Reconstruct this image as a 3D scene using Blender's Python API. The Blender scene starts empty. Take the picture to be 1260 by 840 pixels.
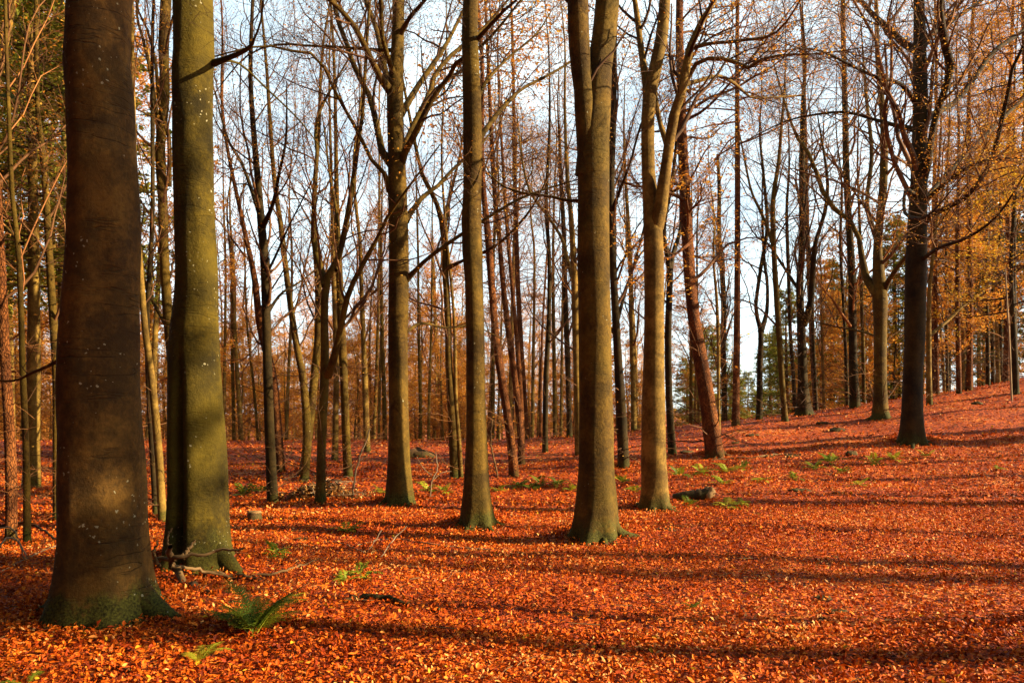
import bpy, math
import numpy as np

# ------------------------------------------------------------------ camera, sky, sun, exposure
SC = bpy.context.scene
COL = SC.collection
RNG = np.random.default_rng(11)
F, CX, HY, EYE = 900.0, 630.0, 505.0, 1.65      # the lens in photo pixels, eye height in metres

cam_data = bpy.data.cameras.new('camera')
cam = bpy.data.objects.new('camera', cam_data)
COL.objects.link(cam)
cam.location = (0, 0, EYE)
cam.rotation_euler = (math.radians(90), 0, 0)
cam_data.sensor_width = 36
cam_data.lens = 36 * F / 1260
cam_data.shift_y = (HY - 420) / 1260
cam_data.clip_end = 6000
SC.camera = cam

SUN_AZ, SUN_EL = math.radians(98), math.radians(21)
SUN_DIR = np.array([math.sin(SUN_AZ) * math.cos(SUN_EL), math.cos(SUN_AZ) * math.cos(SUN_EL), math.sin(SUN_EL)])
sl = bpy.data.lights.new('sun', 'SUN')
sl.energy = 5.0
sl.angle = math.radians(0.5)
sl.color = (1.0, 0.80, 0.50)
sun = bpy.data.objects.new('sun', sl)
COL.objects.link(sun)
sun.location = (30, -6, 20)
from mathutils import Vector
sun.rotation_euler = Vector(SUN_DIR).to_track_quat('Z', 'Y').to_euler()

world = bpy.data.worlds.new('World')
SC.world = world
world.use_nodes = True
wt = world.node_tree
wt.nodes.clear()
def wn(t, **k):
    n = wt.nodes.new(t)
    for a, b in k.items(): setattr(n, a, b)
    return n
w_out, w_bg = wn('ShaderNodeOutputWorld'), wn('ShaderNodeBackground')
w_bg.inputs['Strength'].default_value = 0.06
w_tc = wn('ShaderNodeTexCoord')
w_sep, w_max, w_com = wn('ShaderNodeSeparateXYZ'), wn('ShaderNodeMath', operation='MAXIMUM'), wn('ShaderNodeCombineXYZ')
w_max.inputs[1].default_value = 0.015
w_sky = wn('ShaderNodeTexSky', sky_type='NISHITA', sun_disc=False)
w_sky.sun_elevation, w_sky.sun_rotation = SUN_EL, SUN_AZ
w_sky.air_density, w_sky.dust_density, w_sky.ozone_density = 1.0, 1.0, 1.0
L = wt.links.new
L(w_tc.outputs['Generated'], w_sep.inputs[0])
L(w_sep.outputs[0], w_com.inputs[0]); L(w_sep.outputs[1], w_com.inputs[1])
L(w_sep.outputs[2], w_max.inputs[0]); L(w_max.outputs[0], w_com.inputs[2])
L(w_com.outputs[0], w_sky.inputs[0])
# clouds: a layer seen in perspective (direction divided by its height)
w_add = wn('ShaderNodeMath', operation='ADD'); w_add.inputs[1].default_value = 0.16
L(w_max.outputs[0], w_add.inputs[0])
w_dx, w_dy = wn('ShaderNodeMath', operation='DIVIDE'), wn('ShaderNodeMath', operation='DIVIDE')
L(w_sep.outputs[0], w_dx.inputs[0]); L(w_add.outputs[0], w_dx.inputs[1])
L(w_sep.outputs[1], w_dy.inputs[0]); L(w_add.outputs[0], w_dy.inputs[1])
w_c2 = wn('ShaderNodeCombineXYZ')
L(w_dx.outputs[0], w_c2.inputs[0]); L(w_dy.outputs[0], w_c2.inputs[1])
w_noi = wn('ShaderNodeTexNoise')
w_noi.inputs['Scale'].default_value = 1.15; w_noi.inputs['Detail'].default_value = 7; w_noi.inputs['Roughness'].default_value = 0.55
L(w_c2.outputs[0], w_noi.inputs['Vector'])
w_ramp = wn('ShaderNodeValToRGB')
w_ramp.color_ramp.elements[0].position, w_ramp.color_ramp.elements[1].position = 0.42, 0.58
L(w_noi.outputs['Fac'], w_ramp.inputs[0])
w_ramp.color_ramp.elements[0].color = (0.50, 0.50, 0.50, 1)
w_mix = wn('ShaderNodeMix', data_type='RGBA')
w_cm = wn('ShaderNodeMath', operation='MULTIPLY'); w_cm.inputs[1].default_value = 0.92
w_zen = wn('ShaderNodeMapRange'); w_zen.inputs[1].default_value = 0.50; w_zen.inputs[2].default_value = 0.72; w_zen.inputs[3].default_value = 1.0; w_zen.inputs[4].default_value = 0.12
L(w_sep.outputs[2], w_zen.inputs[0])
w_cz = wn('ShaderNodeMath', operation='MULTIPLY'); L(w_ramp.outputs[0], w_cz.inputs[0]); L(w_zen.outputs[0], w_cz.inputs[1])
L(w_cz.outputs[0], w_cm.inputs[0]); L(w_cm.outputs[0], w_mix.inputs[0])
L(w_sky.outputs[0], w_mix.inputs[6])
w_mix.inputs[7].default_value = (7.6, 9.3, 9.8, 1)
L(w_mix.outputs[2], w_bg.inputs['Color'])
L(w_bg.outputs[0], w_out.inputs[0])

SC.view_settings.view_transform = 'Standard'
SC.view_settings.look = 'None'
SC.view_settings.gamma = 1
SC.view_settings.exposure = 1.85
SC.cycles.max_bounces = 5
SC.cycles.diffuse_bounces = 2
SC.cycles.transparent_max_bounces = 4

# ------------------------------------------------------------------ mesh helpers
def build(name, parts, mats, parent=None, smooth=True, loc=None, attr=None):
    """parts: list of (verts Nx3, faces MxK) with K 3 or 4; returns ONE linked mesh object"""
    vs, loops, sizes, off = [], [], [], 0
    for v, f in parts:
        v = np.asarray(v, float).reshape(-1, 3); f = np.asarray(f, np.int64)
        vs.append(v); loops.append((f + off).ravel()); sizes.append(np.full(len(f), f.shape[1])); off += len(v)
    V = np.concatenate(vs); LO = np.concatenate(loops); S = np.concatenate(sizes)
    if loc is not None: V = V - np.asarray(loc, float)
    me = bpy.data.meshes.new(name)
    me.vertices.add(len(V)); me.vertices.foreach_set('co', V.astype(np.float32).ravel())
    me.loops.add(len(LO)); me.loops.foreach_set('vertex_index', LO.astype(np.int32))
    me.polygons.add(len(S))
    me.polygons.foreach_set('loop_start', np.concatenate([[0], np.cumsum(S)[:-1]]).astype(np.int32))
    me.polygons.foreach_set('use_smooth', np.full(len(S), smooth))
    if attr is not None:
        a = me.attributes.new('tone', 'FLOAT', 'FACE')
        a.data.foreach_set('value', np.asarray(attr, np.float32))
    me.update(calc_edges=True)
    me.validate()
    for m in (mats if isinstance(mats, (list, tuple)) else [mats]): me.materials.append(m)
    o = bpy.data.objects.new(name, me)
    COL.objects.link(o)
    if parent is not None: o.parent = parent
    return o

def norm(a): return a / np.maximum(np.linalg.norm(a, axis=-1, keepdims=True), 1e-9)

def tubes(C, R, k):
    """many tubes of the same point count: C (N,P,3), R (N,P)"""
    C = np.asarray(C, float); R = np.asarray(R, float)
    N, P = R.shape
    T = np.empty_like(C)
    T[:, 1:-1] = C[:, 2:] - C[:, :-2] if P > 2 else 0
    T[:, 0] = C[:, 1] - C[:, 0]; T[:, -1] = C[:, -1] - C[:, -2]
    T = norm(T)
    m = norm(C[:, -1] - C[:, 0])
    ref = np.where(np.abs(m[:, 2:3]) > 0.8, np.array([[0., 1., 0.]]), np.array([[0., 0., 1.]]))[:, None, :]
    U = norm(np.cross(T, ref)); W = np.cross(T, U)
    a = np.arange(k) * 2 * math.pi / k
    V = C[:, :, None, :] + R[:, :, None, None] * (np.cos(a)[None, None, :, None] * U[:, :, None, :] + np.sin(a)[None, None, :, None] * W[:, :, None, :])
    b = (np.arange(N)[:, None, None] * P + np.arange(P - 1)[None, :, None]) * k
    j = np.arange(k)[None, None, :]; j2 = (j + 1) % k
    Fq = np.stack([b + j, b + j2, b + k + j2, b + k + j], -1).reshape(-1, 4)
    return V.reshape(-1, 3), Fq

def cat_rom(P, n):
    """smooth polyline through P (M,D), n points, even in arc length"""
    P = np.asarray(P, float)
    E = np.vstack([2 * P[0] - P[1], P, 2 * P[-1] - P[-2]])
    out = []
    for i in range(1, len(E) - 2):
        t = np.linspace(0, 1, 10, endpoint=False)[:, None]
        p0, p1, p2, p3 = E[i - 1:i + 3]
        out.append(0.5 * (2 * p1 + (p2 - p0) * t + (2 * p0 - 5 * p1 + 4 * p2 - p3) * t ** 2 + (3 * p1 - p0 - 3 * p2 + p3) * t ** 3))
    out = np.vstack(out + [P[-1:]])
    s = np.concatenate([[0], np.cumsum(np.linalg.norm(np.diff(out[:, :3], axis=0), axis=1))])
    q = np.linspace(0, s[-1], n)
    return np.stack([np.interp(q, s, out[:, c]) for c in range(out.shape[1])], -1)

def grow(C, R, n, length, t0=0.2, t1=1.0, ang=(35, 65), up=0.1, wob=0.12, P=5, rr=0.5, rmin=0.003, flat=1.0, rng=RNG, fade=0.5, tip=0.3):
    """children of every chain: returns C (N*n,P,3), R (N*n,P). flat<1 presses the side shoots into a horizontal plane"""
    N, Q = R.shape
    idx = np.repeat(np.arange(N), n)
    M = N * n
    s = (np.tile(np.arange(n), N) + rng.random(M)) / n
    t = t0 + (t1 - t0) * s
    f = t * (Q - 1); i = np.minimum(f.astype(int), Q - 2); w = (f - i)[:, None]
    pos = C[idx, i] * (1 - w) + C[idx, i + 1] * w
    r0 = R[idx, i] * (1 - w[:, 0]) + R[idx, i + 1] * w[:, 0]
    T = norm(C[idx, i + 1] - C[idx, i])
    side = rng.normal(size=(M, 3)); side[:, 2] *= flat
    side = norm(side - (side * T).sum(1, keepdims=True) * T)
    a = np.radians(rng.uniform(ang[0], ang[1], M))[:, None]
    d = norm(np.cos(a) * T + np.sin(a) * side)
    ln = length * (1 - fade * s) * rng.uniform(0.6, 1.25, M)
    out = np.empty((M, P, 3)); out[:, 0] = pos
    st = (ln / (P - 1))[:, None]
    for p in range(1, P):
        d = norm(d + rng.normal(size=(M, 3)) * wob + np.array([0, 0, up]))
        out[:, p] = out[:, p - 1] + d * st
    rb = np.maximum(r0 * rr * rng.uniform(0.7, 1.1, M), rmin)
    rb = np.minimum(rb, np.maximum(ln * 0.022, rmin))
    RR = rb[:, None] * np.linspace(1, tip, P)[None, :]
    return out, np.maximum(RR, rmin * 0.6)

def diamonds(pos, fwd, nrm, ln, wd):
    """one small folded leaf of two triangles per position"""
    side = norm(np.cross(fwd, nrm))
    ln = ln[:, None]; wd = wd[:, None]
    a = pos; b = pos + fwd * ln * 0.45 + side * wd + nrm * wd * 0.4; c = pos + fwd * ln; d = pos + fwd * ln * 0.45 - side * wd + nrm * wd * 0.4
    V = np.stack([a, b, c, d], 1).reshape(-1, 3)
    n = np.arange(len(pos))[:, None] * 4
    Fq = np.concatenate([n + np.array([[0, 1, 2]]), n + np.array([[0, 2, 3]])], 1).reshape(-1, 3)
    return V, Fq

# ------------------------------------------------------------------ materials
def nodes(name):
    m = bpy.data.materials.new(name); m.use_nodes = True
    nt = m.node_tree
    bs = nt.nodes['Principled BSDF']
    def N(t, ins=None, **k):
        n = nt.nodes.new(t)
        for a, b in k.items(): setattr(n, a, b)
        for a, b in (ins or {}).items():
            if hasattr(b, 'is_output'): nt.links.new(b, n.inputs[a])
            else: n.inputs[a].default_value = b
        return n
    return m, nt, bs, N
def c4(c): return (c[0], c[1], c[2], 1)
def mixc(N, fac, a, b, blend='MIX'):
    n = N('ShaderNodeMix', data_type='RGBA', blend_type=blend)
    nt = n.id_data
    for s, v in ((0, fac), (6, a), (7, b)):
        if hasattr(v, 'is_output'): nt.links.new(v, n.inputs[s])
        else: n.inputs[s].default_value = v if s == 0 else c4(v)
    return n.outputs[2]
def ramp(N, fac, stops):
    n = N('ShaderNodeValToRGB', {0: fac})
    cr = n.color_ramp
    while len(cr.elements) > 1: cr.elements.remove(cr.elements[-1])
    cr.elements[0].position = stops[0][0]; cr.elements[0].color = c4(stops[0][1]) if not np.isscalar(stops[0][1]) else c4([stops[0][1]] * 3)
    for p, c in stops[1:]:
        e = cr.elements.new(p); e.color = c4(c) if not np.isscalar(c) else c4([c] * 3)
    return n.outputs[0]

def mat_bark(name, dark, light, moss=0.5, moss_h=1.0, spots=0.5, rings=0.5, scaly=False, moss_col=(0.038, 0.036, 0.004), algae=0.0, bump=0.5, eyes=0.0):
    m, nt, bs, N = nodes(name)
    tc = N('ShaderNodeTexCoord'); oi = N('ShaderNodeObjectInfo')
    off = N('ShaderNodeMath', {0: oi.outputs['Random'], 1: 37.0}, operation='MULTIPLY')
    co = N('ShaderNodeVectorMath', {0: tc.outputs['Object'], 1: off.outputs[0]}, operation='ADD').outputs[0]
    big = N('ShaderNodeTexNoise', {'Vector': co, 'Scale': 2.2, 'Detail': 4}).outputs['Fac']
    st = N('ShaderNodeMapping', {'Vector': co, 'Scale': (24, 24, 22) if not scaly else (24, 24, 9)}).outputs[0]
    fine = N('ShaderNodeTexNoise', {'Vector': st, 'Scale': 1.0, 'Detail': 8, 'Roughness': 0.72}).outputs['Fac']
    f = N('ShaderNodeMath', {0: big, 1: fine}, operation='ADD').outputs[0]
    f = N('ShaderNodeMath', {0: f, 1: 0.5}, operation='MULTIPLY').outputs[0]
    col = ramp(N, f, [(0.40, dark), (0.60, light)])
    # thin level creases of beech bark
    rm = N('ShaderNodeMapping', {'Vector': co, 'Scale': (1.3, 1.3, 9)}).outputs[0]
    rn = N('ShaderNodeTexNoise', {'Vector': rm, 'Scale': 1.0, 'Detail': 3}).outputs['Fac']
    rd = N('ShaderNodeMath', {0: rn, 1: 0.5}, operation='SUBTRACT').outputs[0]
    rd = N('ShaderNodeMath', {0: rd}, operation='ABSOLUTE').outputs[0]
    ringm = ramp(N, rd, [(0.0, 1.0), (0.018, 0.0)])
    rc_ = ramp(N, N('ShaderNodeTexNoise', {'Vector': co, 'Scale': 1.9, 'Detail': 3}).outputs['Fac'], [(0.46, 0.0), (0.60, 1.0)])
    rg_ = N('ShaderNodeMath', {0: ringm, 1: rc_}, operation='MULTIPLY').outputs[0]
    ringf = N('ShaderNodeMath', {0: rg_, 1: rings}, operation='MULTIPLY').outputs[0]
    col = mixc(N, ringf, col, [c * 0.35 for c in dark])
    hgt = fine
    if scaly:
        vo = N('ShaderNodeTexVoronoi', {'Vector': N('ShaderNodeMapping', {'Vector': co, 'Scale': (34, 34, 13)}).outputs[0], 'Scale': 1.0}, feature='DISTANCE_TO_EDGE').outputs['Distance']
        cr = ramp(N, vo, [(0.0, 0.0), (0.14, 1.0)])
        col = mixc(N, cr, [c * 0.7 for c in dark], col)
        hgt = N('ShaderNodeMath', {0: fine, 1: cr}, operation='ADD').outputs[0]
    # branch scars: dark lens shapes, few per trunk
    if eyes:
        em = N('ShaderNodeMapping', {'Vector': co, 'Scale': (2.2, 2.2, 4.6)}).outputs[0]
        en = N('ShaderNodeTexNoise', {'Vector': co, 'Scale': 7.0, 'Detail': 3}).outputs['Color']
        es = N('ShaderNodeVectorMath', {0: en, 'Scale': 0.22}, operation='SCALE').outputs[0]
        ev = N('ShaderNodeTexVoronoi', {'Vector': N('ShaderNodeVectorMath', {0: em, 1: es}, operation='ADD').outputs[0], 'Scale': 1.0})
        eg = N('ShaderNodeMath', {0: N('ShaderNodeSeparateColor', {0: ev.outputs['Color']}).outputs[1], 1: 0.72}, operation='GREATER_THAN').outputs[0]
        ef = N('ShaderNodeMath', {0: ramp(N, ev.outputs['Distance'], [(0.10, eyes), (0.26, 0.0)]), 1: eg}, operation='MULTIPLY').outputs[0]
        col = mixc(N, ef, col, [c * 0.25 for c in dark])
        hgt = N('ShaderNodeMath', {0: hgt, 1: ef}, operation='SUBTRACT').outputs[0]
    # uneven weathering in hand-sized patches
    wn_ = N('ShaderNodeTexNoise', {'Vector': N('ShaderNodeMapping', {'Vector': co, 'Scale': (5, 5, 4.4)}).outputs[0], 'Scale': 1.0, 'Detail': 6, 'Roughness': 0.7}).outputs['Fac']
    col = mixc(N, ramp(N, wn_, [(0.40, 0.7), (0.58, 0.0)]), col, [c * 0.6 for c in dark])
    # algae film in soft patches
    if algae:
        an = N('ShaderNodeTexNoise', {'Vector': co, 'Scale': 1.1, 'Detail': 5}).outputs['Fac']
        am = ramp(N, an, [(0.35, 0.0), (0.65, algae)])
        col = mixc(N, am, col, (0.080, 0.056, 0.003))
    # moss thick at the root, thinning upwards (height of the tree itself)
    sx = N('ShaderNodeSeparateXYZ', {0: tc.outputs['Object']})
    mh = N('ShaderNodeMapRange', {0: sx.outputs[2], 1: 0.0, 2: moss_h, 3: 1.0, 4: 0.0}).outputs[0]
    mn = N('ShaderNodeTexNoise', {'Vector': co, 'Scale': 7.0, 'Detail': 7, 'Roughness': 0.7}).outputs['Fac']
    mm = N('ShaderNodeMath', {0: mh, 1: mn}, operation='MULTIPLY').outputs[0]
    mf = ramp(N, mm, [(0.26, 0.0), (0.40, moss)])
    mg = N('ShaderNodeTexNoise', {'Vector': co, 'Scale': 60.0, 'Detail': 4}).outputs['Fac']
    mc2 = ramp(N, mg, [(0.35, [c * 0.35 for c in moss_col]), (0.65, [c * 1.9 for c in moss_col])])
    col = mixc(N, mf, col, mc2)
    # white lichen dots, a few larger
    if spots:
        ln_ = N('ShaderNodeTexNoise', {'Vector': co, 'Scale': 45.0, 'Detail': 2}).outputs['Color']
        lo = N('ShaderNodeVectorMath', {0: ln_, 'Scale': 0.035}, operation='SCALE').outputs[0]
        lc_ = N('ShaderNodeVectorMath', {0: co, 1: lo}, operation='ADD').outputs[0]
        clus = ramp(N, N('ShaderNodeTexNoise', {'Vector': co, 'Scale': 1.7, 'Detail': 2}).outputs['Fac'], [(0.40, 0.0), (0.60, 1.0)])
        for sc_, th in ((26.0, 0.26), (9.0, 0.14)):
            v = N('ShaderNodeTexVoronoi', {'Vector': lc_, 'Scale': sc_})
            sp_ = N('ShaderNodeSeparateColor', {0: v.outputs['Color']})
            cc_ = N('ShaderNodeMath', {0: sp_.outputs[0], 1: clus}, operation='MULTIPLY').outputs[0]
            pick = N('ShaderNodeMath', {0: cc_, 1: 1 - spots * 0.6}, operation='GREATER_THAN').outputs[0]
            tv = N('ShaderNodeMath', {0: sp_.outputs[1], 1: th}, operation='MULTIPLY').outputs[0]
            dd = N('ShaderNodeMath', {0: v.outputs['Distance'], 1: tv}, operation='LESS_THAN').outputs[0]
            g = N('ShaderNodeMath', {0: pick, 1: dd}, operation='MULTIPLY').outputs[0]
            col = mixc(N, g, col, (0.26, 0.23, 0.13))
    nt.links.new(col, bs.inputs['Base Color'])
    bs.inputs['Roughness'].default_value = 0.85
    bs.inputs['Specular IOR Level'].default_value = 0.15
    h2 = N('ShaderNodeMath', {0: hgt, 1: ringf}, operation='SUBTRACT').outputs[0]
    bp = N('ShaderNodeBump', {'Height': h2, 'Strength': bump, 'Distance': 0.02}).outputs[0]
    nt.links.new(bp, bs.inputs['Normal'])
    return m

def mat_twig(name, a, b):
    m, nt, bs, N = nodes(name)
    tc = N('ShaderNodeTexCoord')
    n = N('ShaderNodeTexNoise', {'Vector': tc.outputs['Object'], 'Scale': 1.3, 'Detail': 3}).outputs['Fac']
    nt.links.new(ramp(N, n, [(0.35, a), (0.65, b)]), bs.inputs['Base Color'])
    bs.inputs['Roughness'].default_value = 0.8; bs.inputs['Specular IOR Level'].default_value = 0.15
    return m

def mat_leaf(name, stops, trans=0.35, rough=0.6):
    m, nt, bs, N = nodes(name)
    at = N('ShaderNodeAttribute', attribute_name='tone')
    col = ramp(N, at.outputs['Fac'], stops)
    nt.links.new(col, bs.inputs['Base Color'])
    bs.inputs['Roughness'].default_value = rough; bs.inputs['Specular IOR Level'].default_value = 0.12
    tr = N('ShaderNodeBsdfTranslucent', {'Color': col})
    mx = N('ShaderNodeMixShader', {0: trans, 1: bs.outputs[0], 2: tr.outputs[0]})
    nt.links.new(mx.outputs[0], nt.nodes['Material Output'].inputs[0])
    return m

LITTER = [(0.0, (0.05, 0.006, 0.001)), (0.16, (0.20, 0.022, 0.002)), (0.40, (0.40, 0.060, 0.003)), (0.62, (0.56, 0.108, 0.005)), (0.82, (0.68, 0.20, 0.018)), (0.94, (0.72, 0.40, 0.14)), (1.0, (0.48, 0.26, 0.012))]
def mat_ground():
    m, nt, bs, N = nodes('leaf_covered_soil')
    tc = N('ShaderNodeTexCoord')
    w1 = N('ShaderNodeTexNoise', {'Vector': tc.outputs['Object'], 'Scale': 9.0, 'Detail': 3}).outputs['Color']
    wv = N('ShaderNodeVectorMath', {0: w1, 'Scale': 0.12}, operation='SCALE').outputs[0]
    co = N('ShaderNodeVectorMath', {0: tc.outputs['Object'], 1: wv}, operation='ADD').outputs[0]
    v = N('ShaderNodeTexVoronoi', {'Vector': co, 'Scale': 19.0})
    sc = N('ShaderNodeSeparateColor', {0: v.outputs['Color']})
    big = N('ShaderNodeTexNoise', {'Vector': tc.outputs['Object'], 'Scale': 0.7, 'Detail': 4}).outputs['Fac']
    t = N('ShaderNodeMath', {0: sc.outputs[0], 1: big}, operation='MULTIPLY').outputs[0]
    t = N('ShaderNodeMath', {0: t, 1: 1.35}, operation='MULTIPLY').outputs[0]
    col = ramp(N, t, LITTER)
    nt.links.new(col, bs.inputs['Base Color'])
    bs.inputs['Roughness'].default_value = 0.75; bs.inputs['Specular IOR Level'].default_value = 0.2
    n2 = N('ShaderNodeTexNoise', {'Vector': tc.outputs['Object'], 'Scale': 28.0, 'Detail': 4}).outputs['Fac']
    h = N('ShaderNodeMath', {0: sc.outputs[1], 1: n2}, operation='ADD').outputs[0]
    nt.links.new(N('ShaderNodeBump', {'Height': h, 'Strength': 1.0, 'Distance': 0.06}).outputs[0], bs.inputs['Normal'])
    return m

M_BEECH_DARK = mat_bark('beech_bark_brown', (0.040, 0.018, 0.004), (0.140, 0.066, 0.011), moss=0.95, moss_h=0.55, spots=0.95, rings=0.6, algae=0.15, bump=0.9, eyes=0.8)
M_BEECH_MOSS = mat_bark('beech_bark_mossy', (0.022, 0.015, 0.001), (0.095, 0.062, 0.003), moss=0.6, moss_h=0.8, spots=0.7, rings=0.25, algae=0.6, bump=1.0, eyes=0.3)
M_BEECH = mat_bark('beech_bark', (0.040, 0.020, 0.003), (0.150, 0.082, 0.010), moss=0.9, moss_h=0.5, spots=0.35, rings=0.3, algae=0.4, bump=0.8, eyes=0.6)
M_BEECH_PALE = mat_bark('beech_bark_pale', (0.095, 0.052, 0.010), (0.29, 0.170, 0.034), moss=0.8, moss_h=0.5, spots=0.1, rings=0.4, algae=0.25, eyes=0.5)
M_BARK_SHADE = mat_bark('dark_shaded_bark', (0.012, 0.007, 0.002), (0.050, 0.027, 0.006), moss=0.6, moss_h=0.5, spots=0.0, rings=0.3, algae=0.15)  # dark tone puts the shade on trunks like the spreading beech into the bark
M_PINE = mat_bark('red_scaly_bark', (0.085, 0.025, 0.006), (0.29, 0.098, 0.022), moss=0.6, moss_h=0.4, spots=0.0, rings=0.0, scaly=True, bump=0.9)
M_TWIG = mat_twig('twig_brown', (0.035, 0.018, 0.009), (0.12, 0.055, 0.024))
M_TWIG_MID = mat_twig('twig_warm_brown', (0.060, 0.026, 0.010), (0.19, 0.085, 0.032))
M_TWIG_RED = mat_twig('twig_russet', (0.14, 0.050, 0.015), (0.34, 0.14, 0.045))
M_TWIG_PALE = mat_twig('bare_dead_wood', (0.16, 0.10, 0.05), (0.34, 0.24, 0.13))
M_LEAF_AUT = mat_leaf('autumn_leaf_orange', [(0, (0.46, 0.14, 0.012)), (0.5, (0.66, 0.27, 0.03)), (1, (0.74, 0.44, 0.07))], trans=0.45)
M_LEAF_YEL = mat_leaf('autumn_leaf_yellow', [(0, (0.50, 0.22, 0.015)), (0.5, (0.62, 0.36, 0.02)), (1, (0.70, 0.50, 0.05))])
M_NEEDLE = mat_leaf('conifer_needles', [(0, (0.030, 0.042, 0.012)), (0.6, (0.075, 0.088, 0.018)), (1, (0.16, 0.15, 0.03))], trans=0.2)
M_NEEDLE_Y = mat_leaf('young_and_sunlit_needles', [(0, (0.10, 0.12, 0.015)), (0.6, (0.22, 0.21, 0.02)), (1, (0.38, 0.32, 0.05))], trans=0.3)
M_FERN = mat_leaf('fern_green', [(0, (0.025, 0.045, 0.005)), (0.45, (0.14, 0.19, 0.012)), (0.8, (0.34, 0.34, 0.02)), (1, (0.34, 0.19, 0.03))], trans=0.3, rough=0.5)
M_LITTER = mat_leaf('fallen_leaf', LITTER, trans=0.12, rough=0.6)
M_GROUND = mat_ground()

# ------------------------------------------------------------------ the ground
def sstep(t): t = np.clip(t, 0, 1); return t * t * (3 - 2 * t)
def ground_z(x, y):
    x = np.asarray(x, float); y = np.asarray(y, float)
    xr = np.clip(x, 0, 24)
    A = 0.065 * xr + 0.0028 * xr ** 2 + np.clip(x - 24, 0, 20) * 0.08
    h = 0.52 * sstep((y - 10) / 18) + A * sstep((y - 6) / 21)
    h = h - 0.16 * np.exp(-((y - 14.6 - 0.1 * x) / 1.3) ** 2) * sstep((4 - x) / 3) * sstep((x + 9) / 4)
    back = np.clip(y - 28, 0, None)
    h = h - 7.5 * (1 - np.exp(-back / 62.0)) - A * 0.6 * sstep((y - 30) / 60)
    h = h + 0.045 * np.sin(x * 0.9 + 1.3 * np.sin(y * 0.5)) * np.sin(y * 0.75 + 0.6) + 0.02 * np.sin(x * 2.3 + y * 1.1) * np.sin(y * 2.1 - x * 0.7)
    return h - 0.02 * sstep((-y) / 20)

_flat = ground_z
MOUNDS = []
def ground_z(x, y):
    z = _flat(x, y)
    for mx, my, mr, mh in MOUNDS:
        rr = np.hypot(np.asarray(x, float) - mx, np.asarray(y, float) - my)
        z = z + mh * np.exp(-(np.maximum(rr - mr, 0) / (mr * 0.9 + .08)) ** 2)
    return z
def hit(px, py):
    d = np.linspace(2.0, 45, 4000)
    x = (px - CX) / F * d; z = EYE - (py - HY) / F * d
    g = ground_z(x, d)
    k = np.nonzero(z <= g)[0]
    i = k[0] if len(k) else len(d) - 1
    return np.array([x[i], d[i], ground_z(x[i], d[i])])
def PX(px, py, d): return np.array([(px - CX) / F * d, d, EYE - (py - HY) / F * d])

_m = [(*hit(px, py)[:2], w / F * hit(px, py)[1] / 2) for px, py, w in [(127, 752, 112), (243, 692, 76), (491, 617, 33), (587, 644, 36), (735, 658, 56), (807, 624, 36), (1121, 543, 35), (881, 561, 25), (394, 619, 18), (768, 574, 16)]]
MOUNDS += [(x, y, r, 0.035 + 0.12 * r) for x, y, r in _m]
def axis(lo, hi, fine_lo, fine_hi, step, g):
    a = list(np.arange(fine_lo, fine_hi, step))
    s = step; v = fine_lo
    left = []
    while v > lo: s *= g; v -= s; left.append(v)
    s = step; v = a[-1]; right = []
    while v < hi: s *= g; v += s; right.append(v)
    return np.array(left[::-1] + a + right)
gx = axis(-1500, 1500, -14, 20, 0.20, 1.12); gy = axis(-60, 1500, 2.5, 31, 0.18, 1.10)
GX, GY = np.meshgrid(gx, gy)
GZ = ground_z(GX, GY)
near = (GY < 34) & (GY > 0)
GZ = GZ + near * RNG.normal(size=GZ.shape) * 0.008
nx, ny = len(gx), len(gy)
i = (np.arange(ny - 1)[:, None] * nx + np.arange(nx - 1)[None, :]).ravel()
ground = build('ground', [(np.stack([GX, GY, GZ], -1).reshape(-1, 3), np.stack([i, i + 1, i + nx + 1, i + nx], 1))], M_GROUND)
ground['kind'] = 'structure'

# leaf litter
def leaf_outline(k):
    """a beech leaf: outline points and midrib, unit length along +x"""
    if k == 0:
        v = np.array([[0, 0, 0], [0.5, 0.30, 0.10], [1, 0, 0.03], [0.5, -0.30, 0.10], [0.5, 0, 0]], float)
        f = np.array([[0, 4, 1], [4, 2, 1], [0, 3, 4], [4, 3, 2]])
    else:
        v = np.array([[0, 0, 0], [0.25, 0.24, 0.08], [0.55, 0.30, 0.12], [0.85, 0.15, 0.08], [1.05, 0, 0.1], [0.85, -0.15, 0.08], [0.55, -0.30, 0.12], [0.25, -0.24, 0.08], [0.5, 0, 0.0]], float)
        f = np.array([[8, 1, 0], [8, 2, 1], [8, 3, 2], [8, 4, 3], [8, 5, 4], [8, 6, 5], [8, 7, 6], [8, 0, 7]])
    return v, f
def rotm(n, tilt, rng):
    az = rng.uniform(0, 2 * math.pi, n); tl = rng.normal(0, tilt, n); rl = rng.normal(0, tilt, n)
    ca, sa, ct, st, cr, sr = np.cos(az), np.sin(az), np.cos(tl), np.sin(tl), np.cos(rl), np.sin(rl)
    Z = np.zeros(n); O = np.ones(n)
    Rz = np.stack([ca, -sa, Z, sa, ca, Z, Z, Z, O], -1).reshape(-1, 3, 3)
    Ry = np.stack([ct, Z, st, Z, O, Z, -st, Z, ct], -1).reshape(-1, 3, 3)
    Rx = np.stack([O, Z, Z, Z, cr, -sr, Z, sr, cr], -1).reshape(-1, 3, 3)
    return Rz @ Ry @ Rx
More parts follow.
